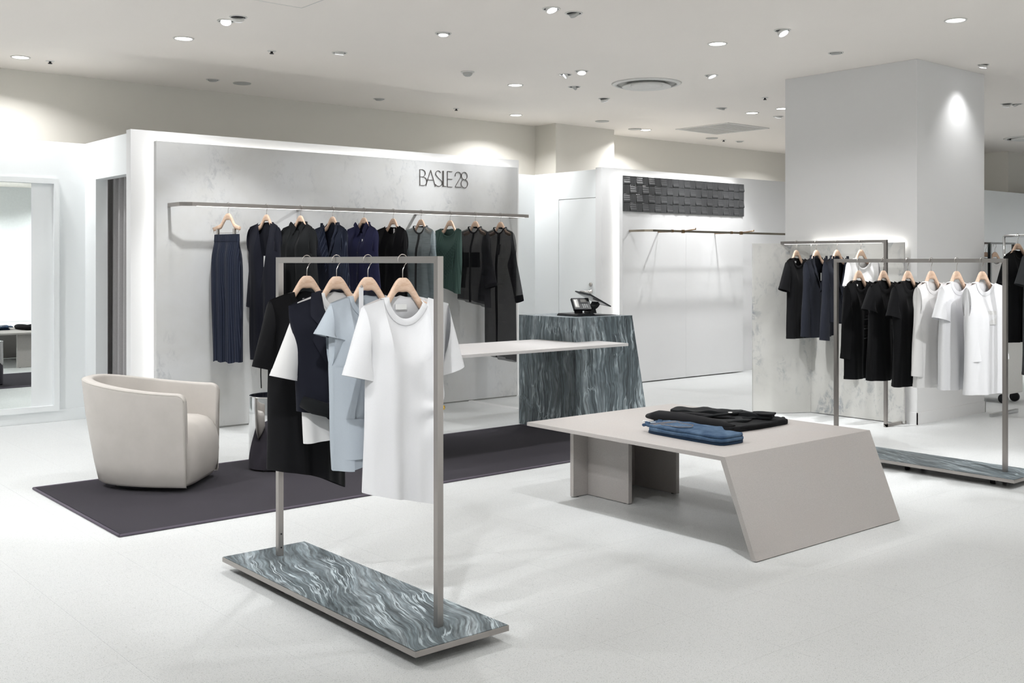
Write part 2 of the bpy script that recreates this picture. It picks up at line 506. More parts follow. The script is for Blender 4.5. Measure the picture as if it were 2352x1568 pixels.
DL = 17.0
downlight(3.286, 7.82, 'bright round downlight above the left end of the lit wall', DL*.35)
downlight(2.544, 9.41, 'bright round downlight above the mirror wall, far left', DL*1.0)
downlight(6.606, 7.821, 'bright round downlight above the right end of the lit wall', DL*.3)
downlight(7.963, 9.419, 'small bright downlight above the door bay near the back wall', DL*1.2)
downlight(6.565, 5.322, 'bright round downlight in the middle of the ceiling left of the pillar', DL)
downlight(9.919, 7.542, 'bright downlight beyond the round air vent, left of the pillar', DL*.7)
downlight(9.897, 7.11, 'bright downlight half hidden by the left edge of the pillar', DL*.7)
downlight(10.143, 9.397, 'small bright downlight beside the far column at the back wall', DL*1.5)
downlight(7.215, 3.723, 'bright round downlight at the top right in front of the pillar', DL*.6)
# the same row continues outside the picture; its last ones added to brighten walls
for x, y in ((3.286, 5.32), (3.286, 2.6), (3.286, 0), (6.565, 2.0), (6.565, -.9), (0, 7.8), (0, 5.3), (0, 2.6), (0, -.6), (3.286, -3.2), (6.565, -3.8), (9.9, 3.2), (9.9, .4), (9.9, -2.6), (-1.6, -3.2),
             (12.4, 3.4), (12.4, .4), (12.9, 6.4), (14.8, 3.4), (13.2, 9.2), (16.2, 5.2), (16.2, 1.8), (1.0, 8.35), (4.2, -5.4), (6.6, -5.4), (9.0, -5.4), (1.8, -5.4)):
    downlight(x, y, 'unseen round downlight assumed in the ceiling outside the picture', DL*(3.0 if y < -5 else 1.9 if (x < 1 and y > 4) else .25 if (x > 9 and y < 4) else .42 if (-2 < y < 4) else 1), group='downlights outside the picture')

gimbal(3.291, 6.894, (4.0, 8.25, .7), 'lit adjustable spotlight, upper of the pair at the top left', 95, 56, out=.028)
gimbal(3.278, 7.061, (2.5, 5.6, .2), 'adjustable spotlight beside the upper one of the pair at top left', 60, 46)
gimbal(4.487, 7.539, (4.6, 8.1, .4), 'lit adjustable spotlight above the middle of the garment rail', 35, 46)
gimbal(4.243, 9.421, (4.4, 9.3, 0), 'dark adjustable spotlight behind the lit wall next to the grey disc', 45, 80, lit=False)
gimbal(6.077, 9.408, (6.1, 9.3, 0), 'dark adjustable spotlight alone above the back strip of ceiling', 45, 80, lit=False)
gimbal(4.801, 5.31, (4.9, 4.2, .4), 'lit adjustable spotlight, left of the pair at the top centre', 60, 36)
gimbal(5.004, 5.303, (7.95, 5.55, .7), 'adjustable spotlight, right of the pair at the top centre', 230, 32, lit=False, blend=.9)  # fitting is dark; its beam is added to brighten the plaster screen
gimbal(6.587, 7.091, (5.1, 8.25, 1.5), 'lit adjustable spotlight, left of the pair before the round vent', 115, 60, blend=.9)
gimbal(6.578, 6.869, (6.1, 6.3, .9), 'lit adjustable spotlight, right of the pair before the round vent', 70, 46, out=.02)
gimbal(7.111, 7.53, (6.4, 8.25, 2.1), 'dark adjustable spotlight below the lit pair before the round vent', 26, 44, lit=False, blend=.9)
gimbal(7.864, 7.871, (9.2, 8.25, 1.0), 'lit tilted spotlight hanging left of the round air vent', 45, 60, out=.03)
gimbal(6.549, 4.704, (6.6, 3.4, .9), 'lit spotlight with protruding lamp near the pillar top', 130, 50, out=.035)
gimbal(7.593, 4.933, (8.15, 5.2, .4), 'dark flat spotlight close in front of the pillar top', 170, 38, lit=False, blend=1.0)
gimbal(7.642, 6.265, (7.95, 5.35, .6), 'half lit spotlight right of the round air vent', 80, 32)
gimbal(9.351, 7.525, (9.5, 8.25, 1.2), 'dark spotlight left of the downlight beyond the round vent', 45, 56, lit=False)
gimbal(10.395, 7.523, (10.6, 8.25, 1.2), 'flat lit spotlight at the left edge of the pillar', 40, 56)
gimbal(12.114, 9.423, (12.1, 9.3, 0), 'small dark spotlight at the far end beside the square cassette', 45, 80, lit=False)
gimbal(11.452, 5.338, (12.5, 6.0, .9), 'lit spotlight to the right of the pillar, left of two', 60, 50, out=.03)
gimbal(11.567, 5.283, (12.5, 4.5, .9), 'dark spotlight to the right of the pillar, right of two', 0, lit=False)
gimbal(9.024, 4.406, (9.03, 4.66, 1.9), 'small white spotlight grazing the right face of the pillar', 16, 95, r=.05, out=.03, blend=1.0)
# unseen spots assumed in the nearer ceiling, some added to light racks and floor
for x, y, tg, P, c in ((3.2, 2.7, (4.6, 3.7, .3), 125, 44), (3.0, 4.9, (4.6, 3.9, .45), 50, 34), (.5, 1.2, (2.3, 3.7, .8), 175, 38), (-.2, 3.0, (2.2, 3.9, .9), 80, 34),
                       (.2, 5.2, (2.4, 6.2, .4), 110, 44), (5.6, 1.2, (6.6, 3.4, .9), 140, 40), (6.9, 1.0, (6.7, 3.3, .9), 100, 40), (4.7, 6.4, (4.5, 6.2, .2), 60, 56)):
    gimbal(x, y, tg, 'unseen adjustable spotlight assumed in the nearer ceiling', P, c)

# ------------------------------------------------------------------ other ceiling fittings
t = thing('air_vent', 'large round white ceiling air diffuser with concentric rings', 'air vent', (7.52, 6.956, CEIL))
MB().lathe([(.29, -.0005), (.285, -.014), (.315, -.012), (.335, -.0005)], 56).build('outer_ring', M['trim_w'], t)
MB().lathe([(0, -.0015), (.285, -.002), (.285, -.0005), (0, -.0005)], 48).build('throat', M['grille'], t)
MB().lathe([(.17, -.006), (.225, -.034), (.235, -.034), (.235, -.028), (.18, -.002)], 56).build('cone_ring', M['trim_w'], t)
MB().lathe([(0, -.036), (.13, -.036), (.155, -.022), (.15, -.012), (0, -.012)], 48).build('centre_disc', M['trim_w'], t)
t = thing('air_vent', 'round ceiling air diffuser at the far right beyond the pillar', 'air vent', (14.85, 6.6, CEIL))
MB().lathe([(.29, -.0005), (.285, -.014), (.315, -.012), (.335, -.0005)], 48).build('outer_ring', M['trim_w'], t)
MB().lathe([(0, -.034), (.2, -.030), (.235, -.02), (.235, -.004), (0, -.004)], 48).build('cone_ring', M['trim_w'], t)
t = thing('ceiling_cassette', 'square flush air conditioning grille in the far ceiling', 'air vent', (10.79, 8.67, CEIL))
o = MB(); a = .42; b = .395
o.box(-a, a, -a, -b, -.010, -.0005); o.box(-a, a, b, a, -.010, -.0005); o.box(-a, -b, -b, b, -.010, -.0005); o.box(b, a, -b, b, -.010, -.0005); o.box(-b, b, -.012, .012, -.010, -.0005)
o.build('frame', M['trim_w'], t)
box('backing', plain('pale_grille', (.66, .65, .62), .6), t, -b, b, -b, b, -.0018, -.0006)
for k in range(16):
    y = -b+.02+k*(2*b-.04)/15
    if abs(y) > .02: box('slat', M['trim_w'], t, -b, b, y-.012, y+.012, -.0075, -.0045)
t = thing('motion_sensor', 'white domed ceiling sensor above the lit wall', 'sensor', (5.822, 7.56, CEIL))
MB().lathe([(.062, -.0005), (.060, -.008), (.046, -.010), (0, -.010)], 32).build('collar', M['trim_w'], t)
MB().lathe([(.045, -.010), (.040, -.028), (.024, -.040), (0, -.044)], 32).build('dome', M['grille'], t)
for x, y, w in ((2.786, 9.432, 'beside the far left downlight'), (4.029, 7.83, 'between the top left downlights'), (7.115, 9.445, 'behind the lit wall near its right end'), (9.102, 6.755, 'left of the pillar top'), (11.812, 9.467, 'in the far ceiling beside a grey disc')):
    t = thing('fire_sprinkler', 'small grey sprinkler head in the ceiling '+w, 'sprinkler', (x, y, CEIL), 0, 'ceiling sprinklers')
    MB().lathe([(.036, -.0005), (.034, -.004), (.012, -.005), (0, -.005)], 20).build('rose', M['trim_w'], t)
    MB().lathe([(.010, -.005), (.010, -.018), (.018, -.020), (.018, -.024), (0, -.024)], 16).build('nozzle', M['dark'], t)
for x, y, w in ((4.539, 9.425, 'behind the lit wall, left'), (9.11, 9.155, 'above the far column'), (9.969, 9.425, 'next to the small far downlight'), (11.521, 9.438, 'beyond the square grille')):
    o = MB().lathe([(.085, -.0005), (.083, -.006), (.075, -.008), (0, -.008)], 32).build('ceiling_speaker', M['grille'], None)
    o.location = (x, y, CEIL); tag(o, 'flat grey round speaker disc in the ceiling '+w, 'speaker', 'flat round discs in the ceiling')
t = thing('access_hatch', 'thin outlined square access hatch in the ceiling at the top edge', 'hatch', (3.275, 6.145, CEIL))
box('cover', M['ceil'], t, -.219, .219, -.219, .219, -.002, -.0003)
o = MB()
for s in (-1, 1):
    o.box(-.227, .227, s*.2235-.0035, s*.2235+.0035, -.0032, -.0003); o.box(s*.2235-.0035, s*.2235+.0035, -.22, .22, -.0032, -.0003)
o.build('frame', M['trim_w'], t)

# ================================================================== WALL PANELS
t = thing('wall_panel', 'large grey plaster wall panel with a bright halo behind its edges', 'wall panel', (5.12, 8.2775, 0))
box('panel_board', M['concrete'], t, -1.878, 1.878, -.0275, .0275, .012, 2.33, .002)
o = MB(); o.box(-1.862, -1.852, .029, .047, .05, 2.31); led_l = o
o.build('led_strip', M['led'], t)
MB().box(1.852, 1.862, .029, .047, .05, 2.31).build('led_strip', M['led'], t)
MB().box(-1.85, 1.85, .029, .047, 2.305, 2.315).build('led_strip', M['led'], t)
t = thing('wall_panel', 'white wall panel with halo light carrying the dark tile band', 'wall panel', (9.60, 8.2775, 0))
box('panel_board', M['panel_white'], t, -1.07, -.0008, -.0275, .0275, .012, 2.333, .001)
box('panel_board', M['panel_white'], t, .0008, 1.07, -.0275, .0275, .012, 2.333, .001)
MB().box(-1.054, -1.044, .029, .047, .05, 2.31).build('led_strip', M['led'], t)
MB().box(-1.04, 1.04, .029, .047, 2.305, 2.315).build('led_strip', M['led'], t)

# dark relief tiles across the top of the white panel
t = thing('tile_band', 'dark grey band of relief tiles at the top of the white panel', 'tile artwork', (8.53, 8.249, 1.933))
NX, NZ = 21, 4; tw, th = 2.143/NX, .398/NZ
box('backing', M['tile_back'], t, 0, 2.143, -.006, 0, 0, .398)
def relief_tile(vert):
    prof = [(0, .002), (.05, .004), (.14, .0042), (.18, .003), (.24, .005), (.33, .0052), (.38, .004), (.46, .0065), (.58, .0068), (.66, .009), (.80, .0125), (.90, .0120), (.96, .008), (1, .002)]
    vs = []; fs = []
    n = len(prof); g = .0012
    for k, (u, h) in enumerate(prof):
        for e in (0, 1):
            if vert: x = g+(tw-2*g)*u; z = g+(th-2*g)*e
            else: x = g+(tw-2*g)*e; z = g+(th-2*g)*(1-u)
            vs += [(x, -h-.004, z), (x, 0, z)]
    for k in range(n-1):
        a = k*4; b = a+4
        fs += [(a, b, b+2, a+2), (a, a+1, b+1, b), (a+2, b+2, b+3, a+3)]
    fs += [(0, 2, 3, 1), ((n-1)*4, (n-1)*4+1, (n-1)*4+3, (n-1)*4+2)]
    me = bpy.data.meshes.new('tile'); me.from_pydata(vs, [], fs)
    bm = bmesh.new(); bm.from_mesh(me); bmesh.ops.recalc_face_normals(bm, faces=bm.faces); bm.to_mesh(me); bm.free()
    me.materials.append(M['tile']); return me
tm = (relief_tile(True), relief_tile(False))
for i in range(NX):
    for j in range(NZ):
        o = bpy.data.objects.new('tile', tm[(i+j+1) % 2]); o.location = (i*tw, -.006, (NZ-1-j)*th); link(o, t)

# thin bronze letters
t = thing('shop_sign', 'thin bronze letters BASILE 28 on the grey plaster panel', 'sign', (5.782, 8.25, 2.095))
kx, kz = .572/1600, .149/525
def arc(cx, cz, rx, rz, a0, a1, n=18): return [(cx+rx*math.cos(R(a0+(a1-a0)*k/n)), cz+rz*math.sin(R(a0+(a1-a0)*k/n))) for k in range(n+1)]
GL = {'B': [[(0, 0), (0, 525), (50, 525)]+arc(60, 405, 115, 120, 90, -65)[0:]+[(95, 285)], [(0, 280), (95, 285)], [(95, 285)]+arc(105, 138, 118, 142, 85, -90)+[(0, 0)]],
      'A': [[(195, -10), (350, 525), (505, -10)], [(246, 195), (450, 195)]],
      'S': [[(672, 455)]+arc(598, 420, 82, 100, 35, 205)+[(600, 280), (680, 210)]+arc(610, 118, 118, 118, 30, -150)],
      'I': [[(747, 0), (747, 525)]], 'L': [[(775, 525), (775, 12), (870, 12)]], 'E': [[(1065, 525), (905, 525), (905, 0), (1065, 0)], [(905, 265), (1065, 265)]],
      '2': [[(1170, 380)]+arc(1268, 410, 98, 115, 190, -15)+[(1340, 330), (1165, 12), (1365, 12)]],
      '8': [arc(1480, 405, 98, 128, 0, 360, 28), arc(1482, 138, 113, 142, 0, 360, 28)]}
for ch, strokes in GL.items():
    o = MB()
    for st in strokes:
        pts = [(a*kx, -.006, b*kz) for a, b in st]
        for p, q in zip(pts, pts[1:]):
            p, q = Vector(p), Vector(q); d = (q-p)
            if d.length < 1e-5: continue
            d.normalize(); nrm = Vector((-d.z, 0, d.x))*.0019; e = d*.0018
            vs = [o.bm.verts.new(v+Vector((0, s, 0))) for s in (-.001, .004) for v in (p-e+nrm, q+e+nrm, q+e-nrm, p-e-nrm)]
            for f in ((0, 1, 2, 3), (7, 6, 5, 4), (0, 4, 5, 1), (1, 5, 6, 2), (2, 6, 7, 3), (3, 7, 4, 0)): o.bm.faces.new([vs[k] for k in f])
    for f in o.bm.faces: f.smooth = False
    me = bpy.data.meshes.new('letter'); o.bm.to_mesh(me); o.bm.free(); me.materials.append(M['sign']); link(bpy.data.objects.new('letter', me), t)

# ------------------------------------------------------------------ mirror, curtain
t = thing('wall_mirror', 'tall white framed mirror on the left wall reflecting the table', 'mirror', (1.9, 9.5, 0))
xr, xl, z0, z1, fw = .974, -.974, .095, 2.083, .046
o = MB()
o.prism([(xl, z0), (xr, z0), (xr-fw, z0+fw), (xl+fw, z0+fw)], -.035, -.0005, 'y'); o.build('frame_rail', M['white'], t)
MB().prism([(xl, z1), (xr, z1), (xr-fw, z1-fw), (xl+fw, z1-fw)], -.035, -.0005, 'y').build('frame_rail', M['white'], t)
MB().prism([(xr, z0), (xr, z1), (xr-fw, z1-fw), (xr-fw, z0+fw)], -.035, -.0005, 'y').build('frame_stile', M['white'], t)
MB().prism([(xl, z0), (xl, z1), (xl+fw, z1-fw), (xl+fw, z0+fw)], -.035, -.0005, 'y').build('frame_stile', M['white'], t)
mg = box('mirror_glass', M['mirror'], t, xl+fw, xr-fw, -.003, .003, z0+fw, z1-fw); mg.location = (0, -.022, 0); mg.rotation_euler = (0, 0, R(1.9))
t = thing('curtain', 'grey velvet fitting room curtain hanging in the doorway', 'curtain', (3.28, 8.85, 0))
vs = []; fs = []; n = 90
for k in range(n+1):
    y = -.44+1.02*k/n
    d = .030*math.sin(y*42)+.012*math.sin(y*91+1)
    for z in (.02, .6, 1.3, 1.9, 2.10): vs.append((d*(1.1-.25*z/2.1), y, z))
for k in range(n):
    for j in range(4): a = k*5+j; fs.append((a, a+5, a+6, a+1))
mesh('cloth', vs, fs, M['curtain'], t, True)
MB().cyl((0, -.44, 2.11), (0, .60, 2.11), .012).build('curtain_track', M['steel'], t)

# ================================================================== RAILS AND RACKS
def sqbar(o, pts, s=.0125, sz=None):
    """square tube along axis aligned points as joined boxes"""
    sz = s if sz is None else sz
    for a, b in zip(pts, pts[1:]):
        o.box(min(a[0], b[0])-s, max(a[0], b[0])+s, min(a[1], b[1])-s, max(a[1], b[1])+s, min(a[2], b[2])-sz, max(a[2], b[2])+sz)
    return o

def mitre_frame(t, yl, h, s=.0125):
    """two posts and a top bar with mitred corners, in the local YZ plane (posts at y=0 and y=yl)"""
    def pc(name, pts, m): MB().prism(pts, -s, s, 'x').build(name, m, t)
    pc('post', [(-s, .0), (s, .0), (s, h-2*s), (-s, h)], M['steel'])
    pc('post', [(yl-s, .0), (yl+s, .0), (yl+s, h), (yl-s, h-2*s)], M['steel'])
    pc('top_bar', [(-s+.0005, h), (s+.0005, h-2*s), (yl-s-.0005, h-2*s), (yl+s-.0005, h)], M['steel_h'])

def garment_rack(x, y, label):
    t = thing('garment_rack', label, 'clothes rack', (x, y, 0), 0, 'free standing racks on marble bases')
    b = box('base_frame', M['steel_h'], t, -.205, .205, -.150, 1.345, .040, .0605, .001)
    MB().box(-.2015, .2015, -.1465, 1.3415, .0605, .0622).build('marble_top', M['stone_h'], t)
    for a in (-.10, .10):
        for c in (.03, .60, 1.17): MB().cyl((a, c, 0), (a, c, .040), .016, n=14).build('foot', M['dark'], t)
    m = mitre_frame(t, 1.20, 1.390)
    for z in (.10, .16): MB().cyl((.0005, 1.1872, z), (.0005, 1.184, z), .0035, n=10).build('screw', M['dark'], t)
    return t
garment_rack(2.244, 3.085, 'brushed steel garment rack on a marble base in the foreground')
garment_rack(6.60, 3.085, 'brushed steel garment rack on a marble base at the right edge')

# long wall rail with light under it
t = thing('wall_rail', 'long brushed steel rail with light strip across the grey plaster panel', 'clothes rail', (3.345, 7.97, 1.823))
o = MB(); s = .0115
o.prism([(-s, .28), (s, .28), (s, .06), (.085, s), (3.55, s), (3.55, -s), (.070, -s), (-s, .047)], -.015, .015, 'z')
o.build('bar', M['steel_h'], t)
MB().box(.11, 3.50, -.006, .006, -.0165, -.015).build('led_strip', M['led_rail'], t)
for X in (4.49, 5.737, 6.888): MB().box(X-3.345-.010, X-3.345+.010, .0, .279, -.013, .007).build('bracket', M['steel'], t)
# second rail with two arms on the white panel
t = thing('wall_rail', 'empty bronze tinted rail with two arms on the white panel', 'clothes rail', (8.64, 7.97, 1.715))
o = MB(); s = .009
o.prism([(-s, .279), (s, .279), (s, .06), (.085, s), (3.6, s), (3.6, -s), (.070, -s), (-s, .047)], -.012, .012, 'z')
o.build('bar', M['brass'], t); t.children[0].data.materials[0] = metal('bronze_steel', (.42, .37, .30), .3, (4, 4, 200))
for X in (9.22, 10.27):
    d = X-8.64
    MB().box(d-.012, d+.012, -.02, .014, -.020, .018, .002).build('clamp', M['brass'], t)
    MB().tube([(d, -.02, .004), (d, -.10, .012), (d, -.19, .020)], .0065).cyl((d, -.187, .020), (d, -.187, .036), .004, n=10).build('arm', M['brass'], t)
    MB().box(d-.19, d-.17, -.012, .012, -.015, .016, .001).build('joint_sleeve', M['brass'], t)
for X in (9.114, 10.125): MB().box(X-8.64-.008, X-8.64+.008, .0, .279, -.010, .006).build('bracket', M['brass'], t)

# blotched plaster screen in front of the pillar, its rail
t = thing('plaster_screen', 'low blotched plaster screen of two boards in front of the pillar', 'screen', (8.27, 5.63, 0))
box('screen_board', M['concrete2'], t, .0, .022, -.91, -.0, .006, 1.535, .001)
b = box('screen_board', M['concrete2'], t, -.555, -.001, 0, .022, .006, 1.535, .001); b.rotation_euler = (0, 0, R(-30.7))
MB().box(.028, .040, -.88, .02, 1.515, 1.527).build('led_strip', M['led_soft'], t)
t = thing('screen_rail', 'steel rail on one leg fixed to the blotched plaster screen', 'clothes rail', (8.03, 4.745, 0))
s = .0125; H2 = 1.553
def pc(name, pts, m, ax='x', a=-s, b=s): return MB().prism(pts, a, b, ax).build(name, m, t)
pc('post', [(-s, .0), (s, 2*s), (s, H2-2*s), (-s, H2)], M['steel'])
pc('bar', [(-s+.0005, H2), (s+.0005, H2-2*s), (1.035, H2-2*s), (1.035, H2)], M['steel_h'])
MB().box(-.006, .006, .04, 1.0, H2-.0265, H2-.025).build('led_strip', M['led_rail'], t)
MB().prism([(-s, 0), (.30, 0), (.30, 2*s), (-s, 2*s)], -s, s, 'y').build('foot', M['steel'], t)

# ================================================================== COUNTER AND TABLES
t = thing('cash_desk', 'dark green grey marble cash desk with a sloping right side', 'cash desk', (5.77, 6.095, 0))
MB().prism([(0, .012), (.84, .012), (.646, .918), (0, .918)], 0, .69, 'y').build('body', M['stone_v'], t)
MB().prism([(0, .9182), (.648, .9182), (.645, .926), (0, .926)], -.001, .691, 'y').build('worktop', M['stone_v'], t)
MB().box(.02, .80, .02, .67, 0, .012).build('plinth', M['dark'], t)
t = thing('counter_shelf', 'thin pale laminate table top that wraps around the marble cash desk', 'table', (4.12, 5.76, 0))
MB().prism([(0, 0), (1.90, 0), (1.90, .334), (1.649, .334), (1.649, .78), (0, .78)], .713, .734, 'z').build('table_top', M['slab'], t)
MB().box(0.0, .024, .03, .75, .0115, .713, .001).build('leg_panel', M['slab'], t)
MB().box(.03, .30, .74, .764, .0115, .713, .001).build('leg_panel', M['slab'], t)

t = thing('display_table', 'low grey laminate table with a slanted end panel in the middle', 'table', (3.953, 3.164, 0))
TZ = .456; TW = 1.236; TL = 1.414
MB().prism([(.0225, TZ-.020), (TL, TZ-.020), (TL, TZ), (-.0026, TZ)], 0, TW, 'x').build('table_top', M['table'], t)
MB().prism([(-.003, TZ), (.0221, TZ-.020), (-.155, .004), (-.181, .004)], 0.0, TW, 'x').build('slanted_end', M['table'], t)
MB().box(.28, 1.0, 1.325, 1.353, .004, TZ-.0205, .001).build('leg_panel', M['table'], t)
MB().box(.395, .423, .995, 1.324, .004, TZ-.0205, .001).build('leg_panel', M['table'], t)
MB().box(.797, .825, .995, 1.324, .004, TZ-.0205, .001).build('leg_panel', M['table'], t)
MB().box(.45, .47, 1.28, 1.322, 0, TZ-.03).build('corner_bracket', M['table'], t)
for a, b in ((.32, 1.338), (.95, 1.338), (.409, 1.03), (.811, 1.03)): MB().cyl((a, b, 0), (a, b, .006), .012, n=12).build('foot', M['dark'], t)

# payment terminal on the desk
t = thing('payment_terminal', 'black payment terminal with tilted tablet on the marble desk', 'card terminal', (6.08, 6.36, .926), R(0)); t.scale = (.95, .95, .78)
o = MB(); o.prism([(-.17, 0), (-.17, .010), (-.155, .026), (.02, .030), (.05, .012), (.30, .004), (.30, 0)], -.13, .12, 'y'); o.build('base_tray', M['black_plastic'], t)
o = MB()
for y0 in (-.03,):
    pts = arc(.115, .145, .085, .085, 200, 340, 14)
    inner = arc(.115, .165, .062, .070, 340, 200, 14)
    o.prism(pts+inner, -.04, .04, 'y')
o.prism([(.075, .02), (.155, .02), (.14, .07), (.09, .07)], -.04, .04, 'y')
o.build('stand', M['black_plastic'], t)
o = MB().box(-.15, .15, -.10, .10, -.006, .006, .003).build('tablet', M['black_plastic'], t); o.rotation_euler = (R(8), R(28), 0); o.location = (.15, 0, .172)
g = MB().box(-.115, .115, -.08, .08, -.0085, -.0062).build('tablet_back_plate', M['wire'], o)
o = MB().box(-.08, .08, -.016, .016, -.075, .075, .006).build('terminal_body', M['black_plastic'], t); o.rotation_euler = (R(-38), 0, R(-24)); o.location = (-.045, -.05, .120)
MB().box(-.066, -.028, -.0185, -.016, -.05, .055, .001).build('card_slot_cover', M['grille'], o)
MB().box(-.060, -.044, -.0192, -.0186, -.035, .045).build('card_label', M['tagpaper'], o)
MB().box(-.012, .062, -.019, -.016, .002, .058, .001).build('screen_bezel', M['lining'], o)
MB().box(-.004, .052, -.0198, -.0188, .018, .050).build('screen', M['screen'], o)
for r in range(4):
    for c in range(3): MB().box(.0+c*.018, .012+c*.018, -.021, -.016, -.018-r*.013, -.009-r*.013).build('key', M['keys'], o)
MB().box(-.03, .03, -.025, .02, 0, .07, .004).build('terminal_foot', M['black_plastic'], t).location = (-.03, .0, .026)
MB().tube([(.0, -.03, .07), (.035, -.06, .045), (.07, -.05, .03), (.10, -.02, .02)], .003).build('cable', M['black_plastic'], t)

t = thing('cable_cover', 'flat white cable cover strip on the floor behind the desk', 'cable cover', (6.38, 7.5, 0))
MB().prism([(-.03, 0), (-.018, .010), (.018, .010), (.03, 0)], 0, .74, 'y').build('strip', M['panel_white'], t)

# rug
t = thing('rug', 'large dark purple grey rug with bound edges', 'rug', (1.895, 5.295, 0))
RW, RL = 3.86, 1.445
box('pile', M['rug'], t, .012, RW-.012, .012, RL-.012, 0, .011)
o = MB()
c = [(0, 0), (RW, 0), (RW, RL), (0, RL), (0, 0)]
for a, b in zip(c, c[1:]):
    o.tube([(a[0], a[1], .007), ((a[0]+b[0])/2, (a[1]+b[1])/2, .007), (b[0], b[1], .007)], .0075, 8)
o.build('binding', M['rug_edge'], t)

# side table of polished steel
t = thing('side_table', 'mirror polished steel drum side table on the rug', 'side table', (3.290, 6.375, .0112))
MB().lathe([(.148, .010), (.156, .012), (.156, .476), (.153, .482)], 64).build('drum', M['chrome'], t)
MB().lathe([(.153, .480), (.147, .484), (.143, .476), (0, .476)], 64).build('top_disc', plain('black_mirror_top', (.03, .035, .045), .05, .6), t)
for a in (20, 140, 215, 330): MB().cyl((.13*math.cos(R(a)), .13*math.sin(R(a)), 0), (.13*math.cos(R(a)), .13*math.sin(R(a)), .0105), .014, n=14).build('foot', M['dark'], t)

# ------------------------------------------------------------------ armchair
t = thing('armchair', 'pale grey leather tub armchair on the rug', 'armchair', (2.72, 6.19, .0112), R(-43.5))
def outl(th, D, W, n=2.7):
    s, c = math.sin(th), math.cos(th)
    return (-D*abs(s)**(2/n), -W*math.copysign(abs(c)**(2/n), c))
THS = [0, .003, .008, .014, .021, .029, .040]+[.055+(PI-.11)*k/56 for k in range(57)]+[PI-q for q in (.040, .029, .021, .014, .008, .003, 0)]
NTH = len(THS)-1
prof_n = None
vs = []; fs = []; pip = []; pip2 = []
for k in range(NTH+1):
    th = THS[k]; s = math.sin(th)
    fx = min(.05, .71*abs(s)**(2/2.7)); zt = .585+.075*s**1.3-(.05-math.sqrt(max(0, .0025-(.05-fx)**2)))*.8
    row = []
    for z, D, W in ((.030, .600, .268), (.045, .622, .280), (.15, .648, .288), (.30, .676, .297), (.45, .702, .305), (zt-.030, .722, .311), (zt-.012, .724, .311), (zt-.003, .719, .308)):
        x, y = outl(th, D, W); row.append((x, y, z))
    for z, D, W in ((zt, .708, .300), (zt, .672, .272), (zt-.004, .662, .264), (zt-.014, .657, .260), (.45, .63, .252), (.30, .60, .244)):
        x, y = outl(th, D, W); row.append((x, y, z))
    pip.append(outl(th, .7225, .310)+(zt-.009,)); pip2.append(outl(th, .664, .266)+(zt-.002,))
    prof_n = len(row); vs += row
for k in range(NTH):
    for j in range(prof_n-1):
        a = k*prof_n+j; fs.append((a, a+prof_n, a+prof_n+1, a+1))
fs.append(tuple(range(prof_n))); fs.append(tuple(NTH*prof_n+j for j in range(prof_n))[::-1])
mesh('shell', vs, fs, M['leather'], t, True)
MB().tube(pip, .0028, 6).build('piping', M['piping'], t)
for e in (0, NTH):
    ed = [Vector(vs[e*prof_n+j])+Vector((.001, 0, 0)) for j in range(prof_n)]
    MB().tube(ed[:8], .0022, 6).build('piping', M['piping'], t)
sp = [(-.47, .395), (-.19, .408), (-.10, .405), (-.045, .392), (-.005, .365), (.022, .32), (.036, .26), (.040, .19), (.034, .12), (.020, .06), (.004, .034), (-.05, .030), (-.45, .034)]
vs = []; fs = []; NY = 16
for k in range(NY+1):
    u = -1+2*k/NY
    e = (1-abs(u)**6)
    for x, z in sp:
        zz = z if z < .05 else .03+(z-.03)*(.93+.07*e)
        W = .256 if x > -.2 else .17
        xx = x if x < -.03 else x-.028*(1-e)
        vs.append((xx, u*W, zz))
n = len(sp)
for k in range(NY):
    for j in range(n): a = k*n+j; b = k*n+(j+1) % n; fs.append((a, a+n, b+n, b))
fs.append(tuple(range(n))); fs.append(tuple(NY*n+j for j in range(n))[::-1])
mesh('seat', vs, fs, M['leather'], t, True)
MB().lathe([(0, 0), (.20, 0), (.20, .030), (0, .030)], 40, (-.32, 0, 0)).build('swivel_base', M['dark'], t)

# ================================================================== HANGERS AND GARMENTS
# local frame of everything that hangs: origin = top of the bar, x = shoulder axis, front faces -y
def sst(x): x = max(0, min(1, x)); return x*x*(3-2*x)

def hz(x):
    x = abs(x)
    return -.080-.075*sst((x-.015)/.085)-.035*max(0, (x-.07)/.13)

def hang_curve(x): return -.030*(x/.2)**2

